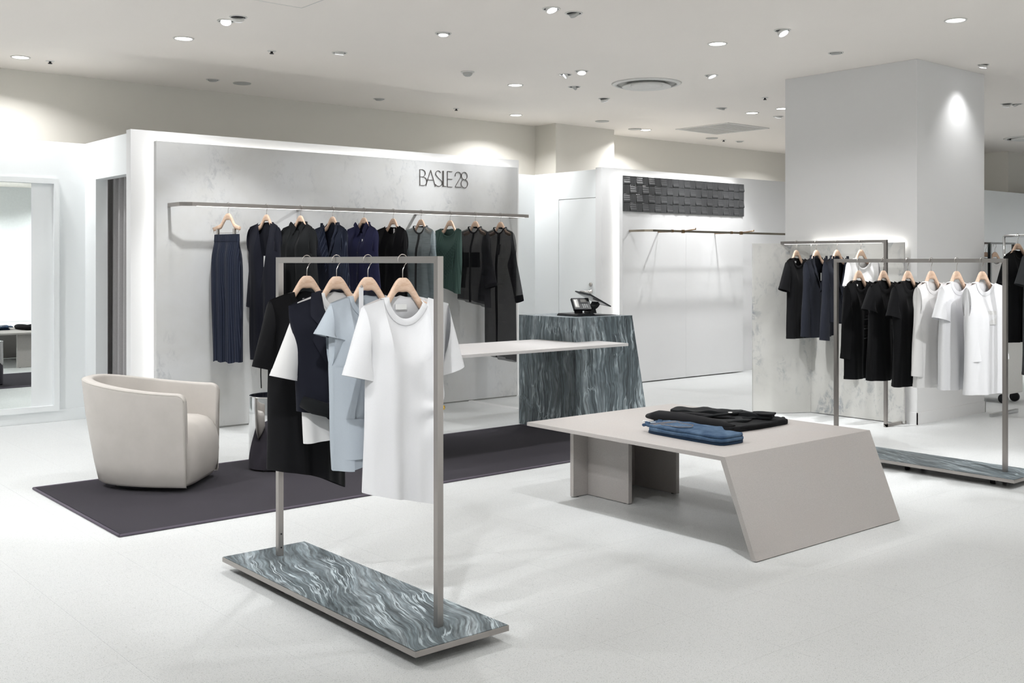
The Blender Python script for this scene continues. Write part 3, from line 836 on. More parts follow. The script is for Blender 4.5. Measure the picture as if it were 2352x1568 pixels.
def hanger_mesh(half=.185, drop=1.0):
    o = MB()
    n = 26; rings = []
    for k in range(2*n+1):
        u = -1+k/n; x = u*half; a = abs(u)
        hh = (.054-.014*sst(a/.45)-.010*max(0, a-.45))*(1-.5*max(0, (a-.92)/.08)**2)
        dd = .0080+.004*min(1, max(0, a-.12)/.5)-.004*max(0, (a-.7)/.3)
        zt = -.080+(hz(x)+.080)*drop-.004*sst((a-.4)/.3); yc = hang_curve(x)*.55
        ring = []
        for j in range(12):
            an = 2*PI*j/12; c, s_ = math.cos(an), math.sin(an)
            ring.append(o.bm.verts.new((x, yc+dd*math.copysign(abs(s_)**.7, s_), zt-hh/2+hh/2*math.copysign(abs(c)**.8, c))))
        rings.append(ring)
    for a, b in zip(rings, rings[1:]):
        for j in range(12):
            f = o.bm.faces.new((a[j], a[(j+1) % 12], b[(j+1) % 12], b[j])); f.smooth = True
    o.bm.faces.new(rings[0][::-1]); o.bm.faces.new(rings[-1])
    bmesh.ops.recalc_face_normals(o.bm, faces=o.bm.faces)
    me = bpy.data.meshes.new('wooden_arm'); o.bm.to_mesh(me); o.bm.free(); me.materials.append(M['wood'])
    p = []
    for k in range(15):
        an = R(205-k*(205+62)/14); p.append((.0205*math.cos(an), 0, -.0125+.0205*math.sin(an)))
    p += [(.006, 0, -.040), (.001, 0, -.049), (0, 0, -.058), (0, 0, -.084)]
    o = MB().tube(p, .0017, 8)
    bmesh.ops.recalc_face_normals(o.bm, faces=o.bm.faces)
    m2 = bpy.data.meshes.new('hook'); o.bm.to_mesh(m2); o.bm.free(); m2.materials.append(M['wire'])
    return me, m2
HANG = hanger_mesh()
def hanger(loc, rz, label, group, small=1.0, clips=False):
    t = thing('clothes_hanger', label, 'hanger', loc, rz, group)
    a = bpy.data.objects.new('wooden_arm', HANG[0]); link(a, t); a.scale = (small, 1, 1)
    h = bpy.data.objects.new('hook', HANG[1]); link(h, t)
    if clips:
        MB().tube([(-.175, -.02, -.215), (-.17, -.02, -.235), (-.1, -.02, -.237), (.1, -.02, -.237), (.17, -.02, -.235), (.175, -.02, -.215)], .002).build('clip_bar', M['wire'], t)
        for s in (-.115, .115):
            MB().box(s-.012, s+.012, -.030, -.010, -.275, -.205, .003).build('clip', M['wire'], t)
    return t

def sst(x): x = max(0, min(1, x)); return x*x*(3-2*x)

class Garment:
    def __init__(g, name, label, cat, loc, rz, group, **P):
        g.P = dict(sw=.205, aw=.215, hw=.215, zh=-.80, nw=.085, nd=.085, nb=.012, neck='round', bd=.060, d0=.021, ah=.19, amp=.010, k1=7.0, k2=13.0, seed=0, tilt=0., hemc=0., mat='f_black', twist=0., side_in=.0, hpow=1.0, pinch=None)
        g.P.update(P)
        g.t = thing(name, label, cat, loc, rz, group)
        rnd = random.Random(g.P['seed']); g.p1, g.p2, g.p3 = rnd.uniform(0, 6), rnd.uniform(0, 6), rnd.uniform(0, 6)
        g.L = abs(g.P['zh']-hz(g.P['sw']))
    def width(g, t):
        P = g.P; ta = P['ah']/g.L
        if t < ta: return P['sw']+(P['aw']-P['sw'])*sst(t/ta)
        return P['aw']+(P['hw']-P['aw'])*((t-ta)/(1-ta))**P['hpow']
    def ztop(g, x, front):
        P = g.P; a = abs(x)
        if a >= P['nw']: return hz(x)+.007
        zn = hz(P['nw'])+.007; u = a/P['nw']
        if front:
            if P['neck'] == 'v': return zn-P['nd']*(1-u)**.85
            return zn-P['nd']*(1-u*u)**.62
        return zn-P['nb']*(1-u*u)
    def surf(g, s, t, front, off=0.):
        P = g.P; W = g.width(t); x = s*W
        zt = g.ztop(s*P['sw'], front)
        zb = P['zh']+P['tilt']*s+P['hemc']*s*s
        z = zt+(zb-zt)*t
        env = (max(0, 1-abs(s)**2.6))**.55
        d = P['d0']+(P['bd']-P['d0'])*sst(t/.25)
        if not front: d *= .75
        f = P['amp']*(t**.8)*(math.sin(P['k1']*s+g.p1+1.1*t)+.55*math.sin(P['k2']*s+g.p2-.8*t)+.3*math.sin(5*s+9*t+g.p3))
        y = (-1 if front else 1)*(d*env+off)+f+hang_curve(s*P['sw'])*(1-.7*t)+P['twist']*s*t
        if P['pinch'] and front:
            px, pz, pr, pa = P['pinch']; dx, dz = x-px, z-pz; dd = math.hypot(dx, dz)
            y += -pa*math.exp(-(dd/pr)**2)*(math.cos(6*math.atan2(dz, dx))*min(1, dd/.02)-.8*math.exp(-(dd/.025)**2))
        return Vector((x, y, z))
    def at(g, x, z, off=.003, front=True):
        """point on the front surface at local x, z"""
        t = .3
        for _ in range(14):
            W = g.width(max(0, min(1, t))); s = max(-.985, min(.985, x/W))
            zt = g.ztop(s*g.P['sw'], front); zb = g.P['zh']+g.P['tilt']*s+g.P['hemc']*s*s
            t = max(0.0, min(1.0, (z-zt)/(zb-zt)))
        p = g.surf(s, t, front, off); p.z = z; p.x = x
        return p
    def body(g, NS=44, NT_=34, mat=None):
        P = g.P; vs = []; fs = []
        # denser columns at the neck edge
        ss = sorted(set([round(-1+2*k/NS, 5) for k in range(NS+1)]+[round(e*P['nw']/P['sw'], 5) for e in (-1, 1)]+[-.985, .985]))
        n = len(ss)
        for fr in (True, False):
            o = len(vs)
            for j in range(NT_+1):
                t = (j/NT_)
                for s in ss: vs.append(g.surf(s, t, fr))
            for j in range(NT_):
                for i in range(n-1): a = o+j*n+i; fs.append((a, a+1, a+n+1, a+n))
        b = mesh('body', vs, fs, M[mat or P['mat']], g.t, True, True)
        return g
    def hem(g, h=.022, mat=None, off=.0016):
        vs = []; fs = []; N = 48; ring = []
        for k in range(2*N):
            fr = k < N; s = (-1+2*k/N) if fr else (1-2*(k-N)/N)
            for t in (1-h/g.L, 1.003): vs.append(g.surf(s, t, fr, off))
        for k in range(2*N): a = 2*k; b = 2*((k+1) % (2*N)); fs.append((a, b, b+1, a+1))
        mesh('hem_band', vs, fs, M[mat or g.P['mat']], g.t, True)
        return g
    def neckband(g, h=.018, mat=None, off=.003, lean=.25):
        P = g.P; vs = []; fs = []; N = 26; pts = []
        for k in range(2*N):
            fr = k < N; u = (-1+2*k/N) if fr else (1-2*(k-N)/N)
            pts.append((g.surf(u*P['nw']/P['sw'], 0, fr), fr))
        c = Vector((0, 0, hz(P['nw'])+.03))
        for p, fr in pts:
            d = (c-p); d.y = 0
            if d.length > 1e-6: d.normalize()
            y = -off if fr else off
            vs += [p+Vector((0, y, 0))-d*.004, p+Vector((0, y*1.8, 0))+d*h*.5, p+Vector((0, y*.3, 0))+d*h]
        n = len(pts)
        for k in range(n):
            a = 3*k; b = 3*((k+1) % n)
            fs += [(a, b, b+1, a+1), (a+1, b+1, b+2, a+2)]
        mesh('neckband', vs, fs, M[mat or P['mat']], g.t, True)
        return g
    def sleeve(g, side, path, wd, dp, mat=None, cuff=0.02, cmat=None, wr=.0025, name='sleeve', tilt=None):
        """path: centre points (x outward, y, z) below the shoulder tip; wd, dp: half widths"""
        P = g.P; ah = P['ah']; sw = P['sw']; zs = hz(sw)+.004; NR = 20
        rings = []
        r0 = []
        for k in range(NR):
            an = 2*PI*k/NR
            r0.append(Vector((side*(sw-.004+(P['aw']-sw-.002)*.5*(1-math.cos(an))), P['bd']*.55*math.sin(an)+hang_curve(sw)*.8, zs-ah/2+ah/2*math.cos(an))))
        rings.append(r0)
        keys = [Vector((side*(sw-.01), hang_curve(sw)*.8, zs-ah/2))]+[Vector((side*(sw+p[0]), p[1]+hang_curve(sw)*.8, zs+p[2])) for p in path]
        ws = [ah/2]+list(wd); ds = [P['bd']*.55]+list(dp)
        rnd = random.Random(P['seed']*7+side); ph = rnd.uniform(0, 6)
        KR = [r0]
        for i in range(1, len(keys)):
            tg = (keys[min(i+1, len(keys)-1)]-keys[i-1]) if i+1 < len(keys) else (keys[i]-keys[i-1])
            tg.normalize(); o_ = Vector((-tg.z, 0, tg.x))*side
            if tilt is not None and i == len(keys)-1: o_ = Vector((side*math.cos(tilt), 0, math.sin(tilt)))
            o_.normalize()
            KR.append([keys[i]+o_*ws[i]*math.cos(2*PI*k/NR)+Vector((0, 1, 0))*ds[i]*math.sin(2*PI*k/NR) for k in range(NR)])
        for i in range(len(KR)-1):
            for q in range(1, 7):
                u = q/6; A, B, C_, D = KR[max(i-1, 0)], KR[i], KR[i+1], KR[min(i+2, len(KR)-1)]
                rg = []
                for k in range(NR):
                    a, b, c, d = A[k], B[k], C_[k], D[k]
                    v = b.lerp(c, u)*.6+(.5*((2*b)+(c-a)*u+(2*a-5*b+4*c-d)*u*u+(3*b-a-3*c+d)*u**3))*.4
                    v = v+Vector((0, wr*math.sin(2.2*k/NR*PI*2+ph+(i*6+q)*.55)*min(1, (i*6+q)/5), 0))
                    rg.append(v)
                rings.append(rg)
        cen = lambda r: sum(r, Vector())/len(r)
        C = [(cen(r),) for r in rings[1:]]
        vs = [v for r in rings for v in r]; fs = []
        for i in range(len(rings)-1):
            for k in range(NR): a = i*NR+k; b = i*NR+(k+1) % NR; fs.append((a, b, b+NR, a+NR))
        so = mesh(name, vs, fs, M[mat or P['mat']], g.t, True)
        if cuff:
            c = C[-1]; cc = c[0]; rg = rings[-1]; pr = rings[-2]
            tg = (C[-1][0]-C[-2][0]).normalized()
            vs = []; fs = []
            for k in range(NR):
                dv = (rg[k]-cc); dv = dv.normalized()*.0012 if dv.length > 1e-6 else dv
                q = rg[k].lerp(pr[k], min(1.0, cuff/max(.005, (rg[k]-pr[k]).length)))
                vs += [q+dv, rg[k]+dv+tg*.0015]
            for k in range(NR): a = 2*k; b = 2*((k+1) % NR); fs.append((a, b, b+1, a+1))
            mesh('cuff', vs, fs, M[cmat or mat or P['mat']], so, True)
        return g
    def tee_sleeves(g, L=.20, a=28, cw=.085, cd=.030, mat=None, cuff=.022, asym=0, cmat=None):
        for s in (-1, 1):
            an = R(a+asym*s); ah = g.P['ah']
            x = L*math.sin(an); z = -L*math.cos(an)
            # cuff: outer corner at (x, z), opening runs inward and slightly down
            ti = R(14); cx = x-cw*math.cos(ti); cz = z-cw*math.sin(ti)
            g.sleeve(s, [(cx, .004, cz)], [cw], [cd], mat, cuff, cmat, tilt=ti)
        return g
    def long_sleeves(g, L=.56, out=.05, cw=.055, cd=.022, mat=None, cuff=.03, fwd=.004, cmat=None, bend=.0, dx=(0, 0)):
        for i, s in enumerate((-1, 1)):
            e = dx[i]
            g.sleeve(s, [(out*.35-.062+e*.3, .008, -L*.45), (out-cw+.01+bend+e, fwd, -L)], [.064, cw], [.030, cd], mat, cuff, cmat, .004)
        return g
    def patch(g, name, rows, mat, off=.004, n=6, parent=None):
        """rows: list of (xleft, xright, z), laid on the front surface"""
        vs = []; fs = []
        for xl, xr, z in rows:
            for k in range(n+1): vs.append(g.at(xl+(xr-xl)*k/n, z, off+.002*math.sin(PI*k/n)))
        for j in range(len(rows)-1):
            for k in range(n): a = j*(n+1)+k; fs.append((a, a+1, a+n+2, a+n+1))
        return mesh(name, vs, fs, M[mat], parent or g.t, True)
    def lapels(g, mat, vd, wmax=.075, zc=None):
        P = g.P; zn = hz(P['nw'])+.007
        for s in (-1, 1):
            rows = []
            N = 14
            for k in range(N+1):
                u = k/N; z = zn+.012-(vd+.012)*u
                xi = P['nw']*max(0, (1-u))**.9+.002
                w = wmax*(.45+.55*min(1, u/.35)) if u < .36 else wmax*(1-(u-.36)/.64)**.8+.004
                if .26 < u < .36: w *= .72
                xo = xi+w
                rows.append((s*xi, s*xo, z))
            g.patch('lapel', rows, mat, .011)
        g.collar_roll(mat, .035)
        return g
    def collar_roll(g, mat, h=.03, front=.5):
        """strip standing round the back of the neck"""
        P = g.P; vs = []; fs = []; N = 24
        for k in range(N+1):
            an = PI*(-front*.15)+(PI*(1+front*.3))*k/N
            x = P['nw']*1.02*math.cos(an); y = .035*math.sin(an)
            zb = hz(P['nw'])+.004-(.012 if math.sin(an) > 0 else .02)
            up = h*(.55+.45*max(0, math.sin(an)))
            vs += [(x*1.10, y*1.2-.006, zb-.012), (x, y*1.05, zb+up), (x*.93, y*.8, zb+up*.9), (x*.92, y*.75, zb-.01)]
        for k in range(N):
            for j in range(3): a = 4*k+j; fs.append((a, a+4, a+5, a+1))
        mesh('collar', vs, fs, M[mat], g.t, True)
        return g
    def shirt_collar(g, mat, h=.040, point=.065):
        P = g.P
        g.collar_roll(mat, .034, .2)
        zn = hz(P['nw'])+.012
        for s in (-1, 1):
            rows = []
            N = 8
            for k in range(N+1):
                u = k/N
                xa = s*P['nw']*(1.02-.86*u); za = zn+.012-P['nd']*.9*u**1.2
                rows.append((xa, za, u))
            vs = []; fs = []
            for xa, za, u in rows:
                w = h+.02*u
                for q in range(4):
                    v = q/3
                    x = xa+s*(.030+.012*u)*v*(1 if u < .95 else 1); z = za-w*v+.01*v*(1-u)
                    p = g.at(x, min(z, g.ztop(x, True)-.001), .010-.003*v); vs.append((x, p.y-.004*math.sin(PI*v), z))
            for k in range(N):
                for q in range(3): a = k*4+q; fs.append((a, a+1, a+5, a+4))
            mesh('collar_leaf', vs, fs, M[mat], g.t, True)
        return g
    def band_collar(g, mat, h=.013):
        return g.neckband(h, mat, .004)
    def placket(g, mat, w=.028, z0=None, z1=None, x=0.0):
        P = g.P; z0 = g.ztop(x, True)-.002 if z0 is None else z0; z1 = P['zh']+.01 if z1 is None else z1
        N = 16
        g.patch('placket', [(x-w/2, x+w/2, z0+(z1-z0)*k/N) for k in range(N+1)], mat, .0035, 3)
        return g
    def label(g, w=.028, h=.018, mat='tagpaper'):
        z = g.ztop(0, False)-.012
        p = g.surf(0, .01, False)
        MB().box(-w/2, w/2, p.y-.006, p.y-.004, z-h, z).build('neck_label', M[mat], g.t)
        return g
    def hangtag(g, x, z, w=.022, h=.07, mat='tagpaper'):
        p = g.at(x, z, .006)
        MB().box(x-w/2, x+w/2, p.y-.002, p.y, z-h, z).build('price_tag', M[mat], g.t)
        return g

# ------------------------------------------------------------------ foreground rack
def on_rack(fn, x, y, z, rz, hl, hg, **kw):
    hanger((x, y, z), rz, hl, hg, **kw)
    return fn
FX, FZ_ = 2.244, 1.390
G1 = 'hangers on the foreground rack'
for y, w in ((4.04, 'black draped top'), (3.794, 'navy vest'), (3.555, 'pale grey knit'), (3.313, 'long white tee')):
    hanger((FX, y, FZ_), 0, 'beech wood hanger holding the '+w+' on the foreground rack', G1, .84)

g = Garment('draped_top', 'long black draped top with drawstring sleeves on the foreground rack', 'top', (FX, 4.04, FZ_), 0, None,
            sw=.190, aw=.185, hw=.180, zh=-.925, tilt=-.06, nw=.092, nd=.085, bd=.085, amp=.016, seed=3, mat='f_black', hemc=-.02)
g.body().neckband(.02).label()
g.tee_sleeves(.275, 15, .058, .030, cuff=.03)
g.hem(.012)
p = Vector((-.232, -.035, -.44))
MB().tube([p, p+Vector((0, 0, -.05)), p+Vector((.002, 0, -.10))], .0022, 6).build('drawstring', M['f_black2'], g.t)

g = Garment('tee_shirt', 'white tee layered under the navy vest on the foreground rack', 'shirt', (FX, 3.794, FZ_), 0, None,
            sw=.195, aw=.185, hw=.16, zh=-.735, nw=.09, nd=.075, bd=.045, amp=.006, seed=5, mat='f_white2', tilt=.01)
g.body().neckband(.02).hem(.02)
g.tee_sleeves(.300, 22, .060, .032, cuff=.026)
g = Garment('tailored_vest', 'sleeveless navy tailored vest with notched lapels and side belt', 'vest', (FX, 3.794-.004, FZ_+.002), 0, None,
            sw=.245, aw=.205, hw=.19, zh=-.645, nw=.10, nd=.42, neck='v', bd=.085, d0=.034, ah=.21, amp=.010, seed=8, mat='f_navy', hemc=.0, tilt=-.03)
g.body().lapels('f_lapel_lit', .42, .105).hem(.012)
bp = [g.at(-.185, -.575, .006), g.at(-.15, -.595, .014), g.at(-.10, -.612, .016), g.at(-.03, -.628, .016), g.at(.05, -.642, .012), g.at(.13, -.65, .006)]
MB().tube(bp, [.020, .026, .024, .022, .020, .016], 12, 1.15).build('rolled_hem', M['f_charcoal'], g.t)
MB().tube([bp[2]+Vector((0, -.026*math.cos(R(a))*.95, .031*math.sin(R(a)))) for a in range(0, 361, 24)], .004, 6).build('belt_loop', M['f_navy'], g.t)

g = Garment('knit_top', 'pale blue grey fine knit top with dropped sleeves', 'top', (FX, 3.555, FZ_), 0, None,
            sw=.185, aw=.185, hw=.155, zh=-.80, nw=.098, nd=.085, bd=.062, amp=.015, seed=11, mat='f_pale', tilt=.02, ah=.24, k1=9)
g.body().neckband(.016).hem(.045, off=.003)
g.tee_sleeves(.125, 30, .080, .045, cuff=.02)
g.patch('front_slit_panel', [(-.15, -.03, -.62), (-.145, -.03, -.70), (-.140, -.03, -.775)], 'f_pale', .010)
g.patch('side_placket', [(-.175, -.06, -.42), (-.17, -.085, -.52), (-.165, -.10, -.60), (-.16, -.105, -.82)], 'f_pale', .007)
t = thing('bead_necklace', 'white ribbon with pearl beads hanging at the pale grey knit', 'necklace', (FX-.062, 3.505, FZ_-.118))
MB().box(-.0095, .0095, -.0012, .0012, -.155, .0, .0005).build('ribbon', M['f_white'], t)
for k in range(11):
    an = R(100+k*16); MB().lathe([(0, -.0052), (.0036, -.0037), (.0052, 0), (.0036, .0037), (0, .0052)], 10, (.004+.020*math.cos(an), -.004, -.175+.032*math.sin(an))).build('bead', M['pearl'], t)
MB().lathe([(0, -.005), (.0045, -.002), (.0045, .002), (0, .005)], 10, (0, -.003, .004)).build('clasp', M['wire'], t)

g = Garment('tee_shirt', 'long white tee with a gathered side knot at the front of the foreground rack', 'shirt', (FX, 3.313, FZ_), 0, None,
            sw=.193, aw=.172, hw=.178, zh=-.905, tilt=-.045, nw=.098, nd=.098, bd=.070, amp=.012, k1=6, k2=12, seed=21, mat='f_white', ah=.20, pinch=(.145, -.57, .11, .011))
g.body(80, 80).neckband(.021).label(.05, .02).hem(.030)
g.tee_sleeves(.252, 18, .070, .036, cuff=.034)
kp = g.at(.150, -.575, .006)
MB().lathe([(0, -.010), (.008, -.007), (.010, 0), (.008, .007), (0, .010)], 14, (kp.x, kp.y-.008, kp.z)).build('gold_pin', M['gold'], g.t)

# ------------------------------------------------------------------ wall rail garments
RY, RZ_ = 7.97, 1.838
RR = R(-90)
G2 = 'hangers on the long wall rail'
XS = [3.718, 4.054, 4.366, 4.675, 4.990, 5.296, 5.600, 5.932, 6.232, 6.543]
NAMES = ['pinstripe trousers', 'long navy cardigan', 'black shirt jacket', 'navy pinstripe blazer', 'indigo shirt', 'black blouse', 'sheer grey blue shirt', 'green sleeveless top', 'sheer black blouse', 'long sheer black shirt']
TW_ = [9, 8, 7, 7, 6, 5, 5, 6, 4, 3]
for i, (x, w) in enumerate(zip(XS, NAMES)):
    hanger((x, RY, RZ_), RR+R(TW_[i]), 'beech wood hanger with the '+w+' on the long wall rail', G2, (1.0 if i == 0 else .84), clips=(i == 0))
def wall(i): return (XS[i], RY, RZ_), RR+R(TW_[i])

# trousers clipped by the waistband
l, r_ = wall(0)
t = thing('trousers', 'navy pinstripe wide trousers clipped to the first hanger of the wall rail', 'trousers', l, r_)
vs = []; fs = []; N = 40; NZ_ = 26
def tr(u, v, fr):
    hwid = .168+.028*sst(v/.30)-.022*sst((v-.45)/.55)
    x = u*hwid; z = -.252-1.015*v+.006*math.sin(9*u)*v
    e = max(0, 1-abs(u)**3)**.5
    d = (.020+.030*sst(v/.2))*e
    pl = .010*sst(v/.15)*math.sin(u*10+.6)+.007*v*math.sin(u*21)
    gap = .022*math.exp(-(u/.10)**2)*sst((v-.30)/.3)
    return (x, (-1 if fr else 1)*max(.002, d-gap)+pl-.012*(1-v), z)
for fr in (True, False):
    o_ = len(vs)
    for j in range(NZ_+1):
        for k in range(N+1): vs.append(tr(-1+2*k/N, j/NZ_, fr))
    for j in range(NZ_):
        for k in range(N): a = o_+j*(N+1)+k; fs.append((a, a+1, a+N+2, a+N+1))
mesh('legs', vs, fs, M['f_pin'], t, True, True)
vs = []; fs = []
for k in range(2*N):
    fr = k < N; u = (-1+2*k/N) if fr else (1-2*(k-N)/N)
    for v in (-.004, .052):
        p = Vector(tr(u, v, fr)); p.y += -.0025 if fr else .0025; vs.append(p)
for k in range(2*N): a = 2*k; b = 2*((k+1) % (2*N)); fs.append((a, b, b+1, a+1))
mesh('waistband', vs, fs, M['f_pin'], t, True)

l, r_ = wall(1)
g = Garment('long_cardigan', 'long dark navy open cardigan with a white tag on the wall rail', 'cardigan', l, r_, None,
            sw=.195, aw=.205, hw=.215, zh=-1.27, nw=.085, nd=.40, neck='v', bd=.070, amp=.016, seed=31, mat='f_navy', ah=.21)
g.body().long_sleeves(.66, .045, .060).placket('f_navy', .012, -.50, -1.25).collar_roll('f_navy', .02).hem(.01)
g.hangtag(.012, -.42, .022, .09)
l, r_ = wall(2)
g = Garment('shirt_jacket', 'black pointed collar shirt jacket on the wall rail', 'jacket', l, r_, None,
            sw=.210, aw=.225, hw=.250, zh=-.86, nw=.085, nd=.06, bd=.085, amp=.018, seed=32, mat='f_charcoal', ah=.22, k1=9)
g.body().long_sleeves(.60, .075, .075, .04).shirt_collar('f_charcoal', .045).placket('f_charcoal', .035).hem(.02)
l, r_ = wall(3)
g = Garment('blazer', 'navy pinstripe blazer with notched lapels on the wall rail', 'blazer', l, r_, None,
            sw=.210, aw=.200, hw=.200, zh=-.78, nw=.085, nd=.36, neck='v', bd=.070, amp=.006, seed=33, mat='f_pin', ah=.21)
g.body().long_sleeves(.60, .050, .065).lapels('f_pin', .36, .07).hem(.01).hangtag(.02, -.33, .015, .045)
l, r_ = wall(4)
g = Garment('button_shirt', 'indigo blue collared shirt on the wall rail', 'shirt', l, r_, None,
            sw=.200, aw=.205, hw=.210, zh=-.84, nw=.075, nd=.085, bd=.065, amp=.010, seed=34, mat='f_indigo', ah=.21)
g.body().long_sleeves(.58, .045, .055).shirt_collar('f_indigo').placket('f_indigo', .03).hem(.012)
for k in range(6):
    p = g.at(0, -.30-.09*k, .006); MB().lathe([(0, -.0015), (.0055, -.001), (.0055, .001), (0, .0015)], 12, (0, 0, 0)).build('button', M['dark'], g.t).matrix_local = Matrix.Translation(p) @ Matrix.Rotation(R(90), 4, 'X')
g.hangtag(.035, -.27, .012, .06)
l, r_ = wall(5)
g = Garment('blouse', 'plain black round neck blouse on the wall rail', 'blouse', l, r_, None,
            sw=.195, aw=.205, hw=.225, zh=-.83, nw=.085, nd=.075, bd=.070, amp=.014, seed=35, mat='f_black2', ah=.21, k1=8)
g.body().long_sleeves(.56, .045, .06).placket('s_black2', .008).label(.02, .05).hem(.008)
l, r_ = wall(6)
g = Garment('sheer_shirt', 'sheer grey blue band collar shirt on the wall rail', 'shirt', l, r_, None,
            sw=.205, aw=.215, hw=.225, zh=-.93, nw=.080, nd=.075, bd=.060, amp=.010, seed=36, mat='s_blue', ah=.23)
g.body().long_sleeves(.62, .060, .055).band_collar('f_grey').placket('f_grey', .030).patch('chest_pocket', [(.035, .085, -.33), (.035, .085, -.42)], 's_blue', .006)
l, r_ = wall(7)
g = Garment('sleeveless_top', 'dark green crossover sleeveless knit top on the wall rail', 'top', l, r_, None,
            sw=.180, aw=.178, hw=.150, zh=-.715, nw=.110, nd=.080, bd=.060, amp=.008, seed=37, mat='f_green', ah=.26, tilt=-.05)
g.body().neckband(.012).hem(.05)
for k in range(7):
    z0 = -.27-.034*k
    g.patch('crossover_fold', [(-.160+.008*k, -.148+.008*k, z0), (-.085, -.073, z0-.075), (.005, .017, z0-.15)], 'f_green', .006, 2)
    g.patch('crossover_fold', [(.148-.008*k, .160-.008*k, z0), (.073, .085, z0-.075), (-.017, -.005, z0-.15)], 'f_green', .007, 2)
l, r_ = wall(8)
g = Garment('sheer_blouse', 'sheer black band collar blouse with opaque chest pockets on the wall rail', 'blouse', l, r_, None,
            sw=.205, aw=.225, hw=.235, zh=-.86, nw=.075, nd=.065, bd=.060, amp=.014, seed=38, mat='s_black', ah=.23, tilt=-.04)
g.body().long_sleeves(.52, .085, .075, .035, cmat='s_black2', dx=(-.02, .02)).band_collar('s_black2').placket('s_black2', .030)
g.patch('chest_pocket', [(-.150, -.018, -.38), (-.150, -.018, -.52)], 's_black2', .006); g.patch('chest_pocket', [(.018, .130, -.38), (.018, .130, -.52)], 's_black2', .006)
l, r_ = wall(9)
g = Garment('sheer_shirt_dress', 'long sheer black shirt dress at the right end of the wall rail', 'dress', l, r_, None,
            sw=.205, aw=.235, hw=.215, zh=-1.40, nw=.075, nd=.065, bd=.060, amp=.014, seed=39, mat='s_black', ah=.23, tilt=-.03)
g.body().long_sleeves(.66, .115, .050, .03, cmat='s_black2', dx=(-.03, .01), cuff=.06).band_collar('s_black2').placket('s_black2', .038)
g.patch('chest_pocket', [(.0, .05, -.30), (.0, .05, -.40)], 's_black2', .008)

# ------------------------------------------------------------------ rack on the right
G3 = 'hangers on the right rack'
RYs = [4.108, 3.918, 3.739, 3.572, 3.399, 3.231]
RN = ['black long sleeve top', 'black tee with crown print', 'black tee with dark chest square', 'white long sleeve top with sand chest square', 'plain white tee', 'white top with embossed square']
RT = [0, -2, -4, -6, -8, -10]
for y, w, a in zip(RYs, RN, RT):
    hanger((6.60, y, 1.390), R(a), 'hanger holding the '+w+' on the right rack', G3, .82)
kw = dict(sw=.185, nw=.092, nd=.080, bd=.062, ah=.19)
g = Garment('long_sleeve_top', 'black long sleeve top with scribble print, leftmost on the right rack', 'top', (6.60, 4.108, 1.39), R(0), None, aw=.175, hw=.165, zh=-.825, amp=.010, seed=51, mat='f_black2', **kw)
g.body().neckband().hem(.02).label(.02, .014).long_sleeves(.50, .085, .055, bend=.0, dx=(-.03, 0))
for k in range(9):
    z = -.37-.022*k
    for q in range(2): x = -.02+q*.05-.02*((k*7+q*3) % 3)/3; g.patch('print_stroke', [(x, x+.035+.012*((k+q) % 3), z), (x+.004, x+.03, z-.007)], 'patch_b', .0035, 2)
g = Garment('tee_shirt', 'black tee with faint crown print, second on the right rack', 'shirt', (6.60, 3.918, 1.39), R(-2), None, aw=.180, hw=.175, zh=-.82, amp=.012, seed=52, mat='f_black', **kw)
g.body().neckband(.024).hem(.02).tee_sleeves(.17, 28, .080, .038)
g.patch('crown_print', [(-.03, -.015, -.335), (-.035, .045, -.350)], 'patch_b', .0035, 4)
g = Garment('tee_shirt', 'black tee with dark embossed chest square, third on the right rack', 'shirt', (6.60, 3.739, 1.39), R(-4), None, aw=.185, hw=.180, zh=-.845, amp=.010, seed=53, mat='f_black', **kw)
g.body().neckband(.024).hem(.02).tee_sleeves(.20, 20, .080, .040)
g.patch('chest_square', [(.0, .075, -.345), (.0, .075, -.42)], 'f_indigo', .003, 3)
g = Garment('long_sleeve_top', 'white long sleeve top with sand chest square on the right rack', 'top', (6.60, 3.572, 1.39), R(-6), None, aw=.180, hw=.175, zh=-.835, amp=.010, seed=54, mat='f_white2', **kw)
g.body().neckband(.02).hem(.02).long_sleeves(.58, .06, .05, dx=(-.03, 0))
g.patch('chest_square', [(-.025, .055, -.36), (-.025, .055, -.50)], 'f_ivory', .003, 3)
g = Garment('tee_shirt', 'plain white tee, second from the post on the right rack', 'shirt', (6.60, 3.399, 1.39), R(-8), None, aw=.182, hw=.178, zh=-.835, amp=.012, seed=55, mat='f_white', **kw)
g.body().neckband(.022).hem(.02).tee_sleeves(.20, 20, .078, .04)
g = Garment('long_sleeve_top', 'white top with bunched sleeves and embossed chest square next to the right post', 'top', (6.60, 3.231, 1.39), R(-10), None, aw=.185, hw=.180, zh=-.85, amp=.008, seed=56, mat='f_white', **kw)
g.body().neckband(.022).hem(.03).long_sleeves(.46, .03, .062, .045, dx=(-.055, 0))
g.patch('embossed_square', [(-.015, .060, -.33), (-.015, .060, -.415)], 'patch_w', .003, 3)

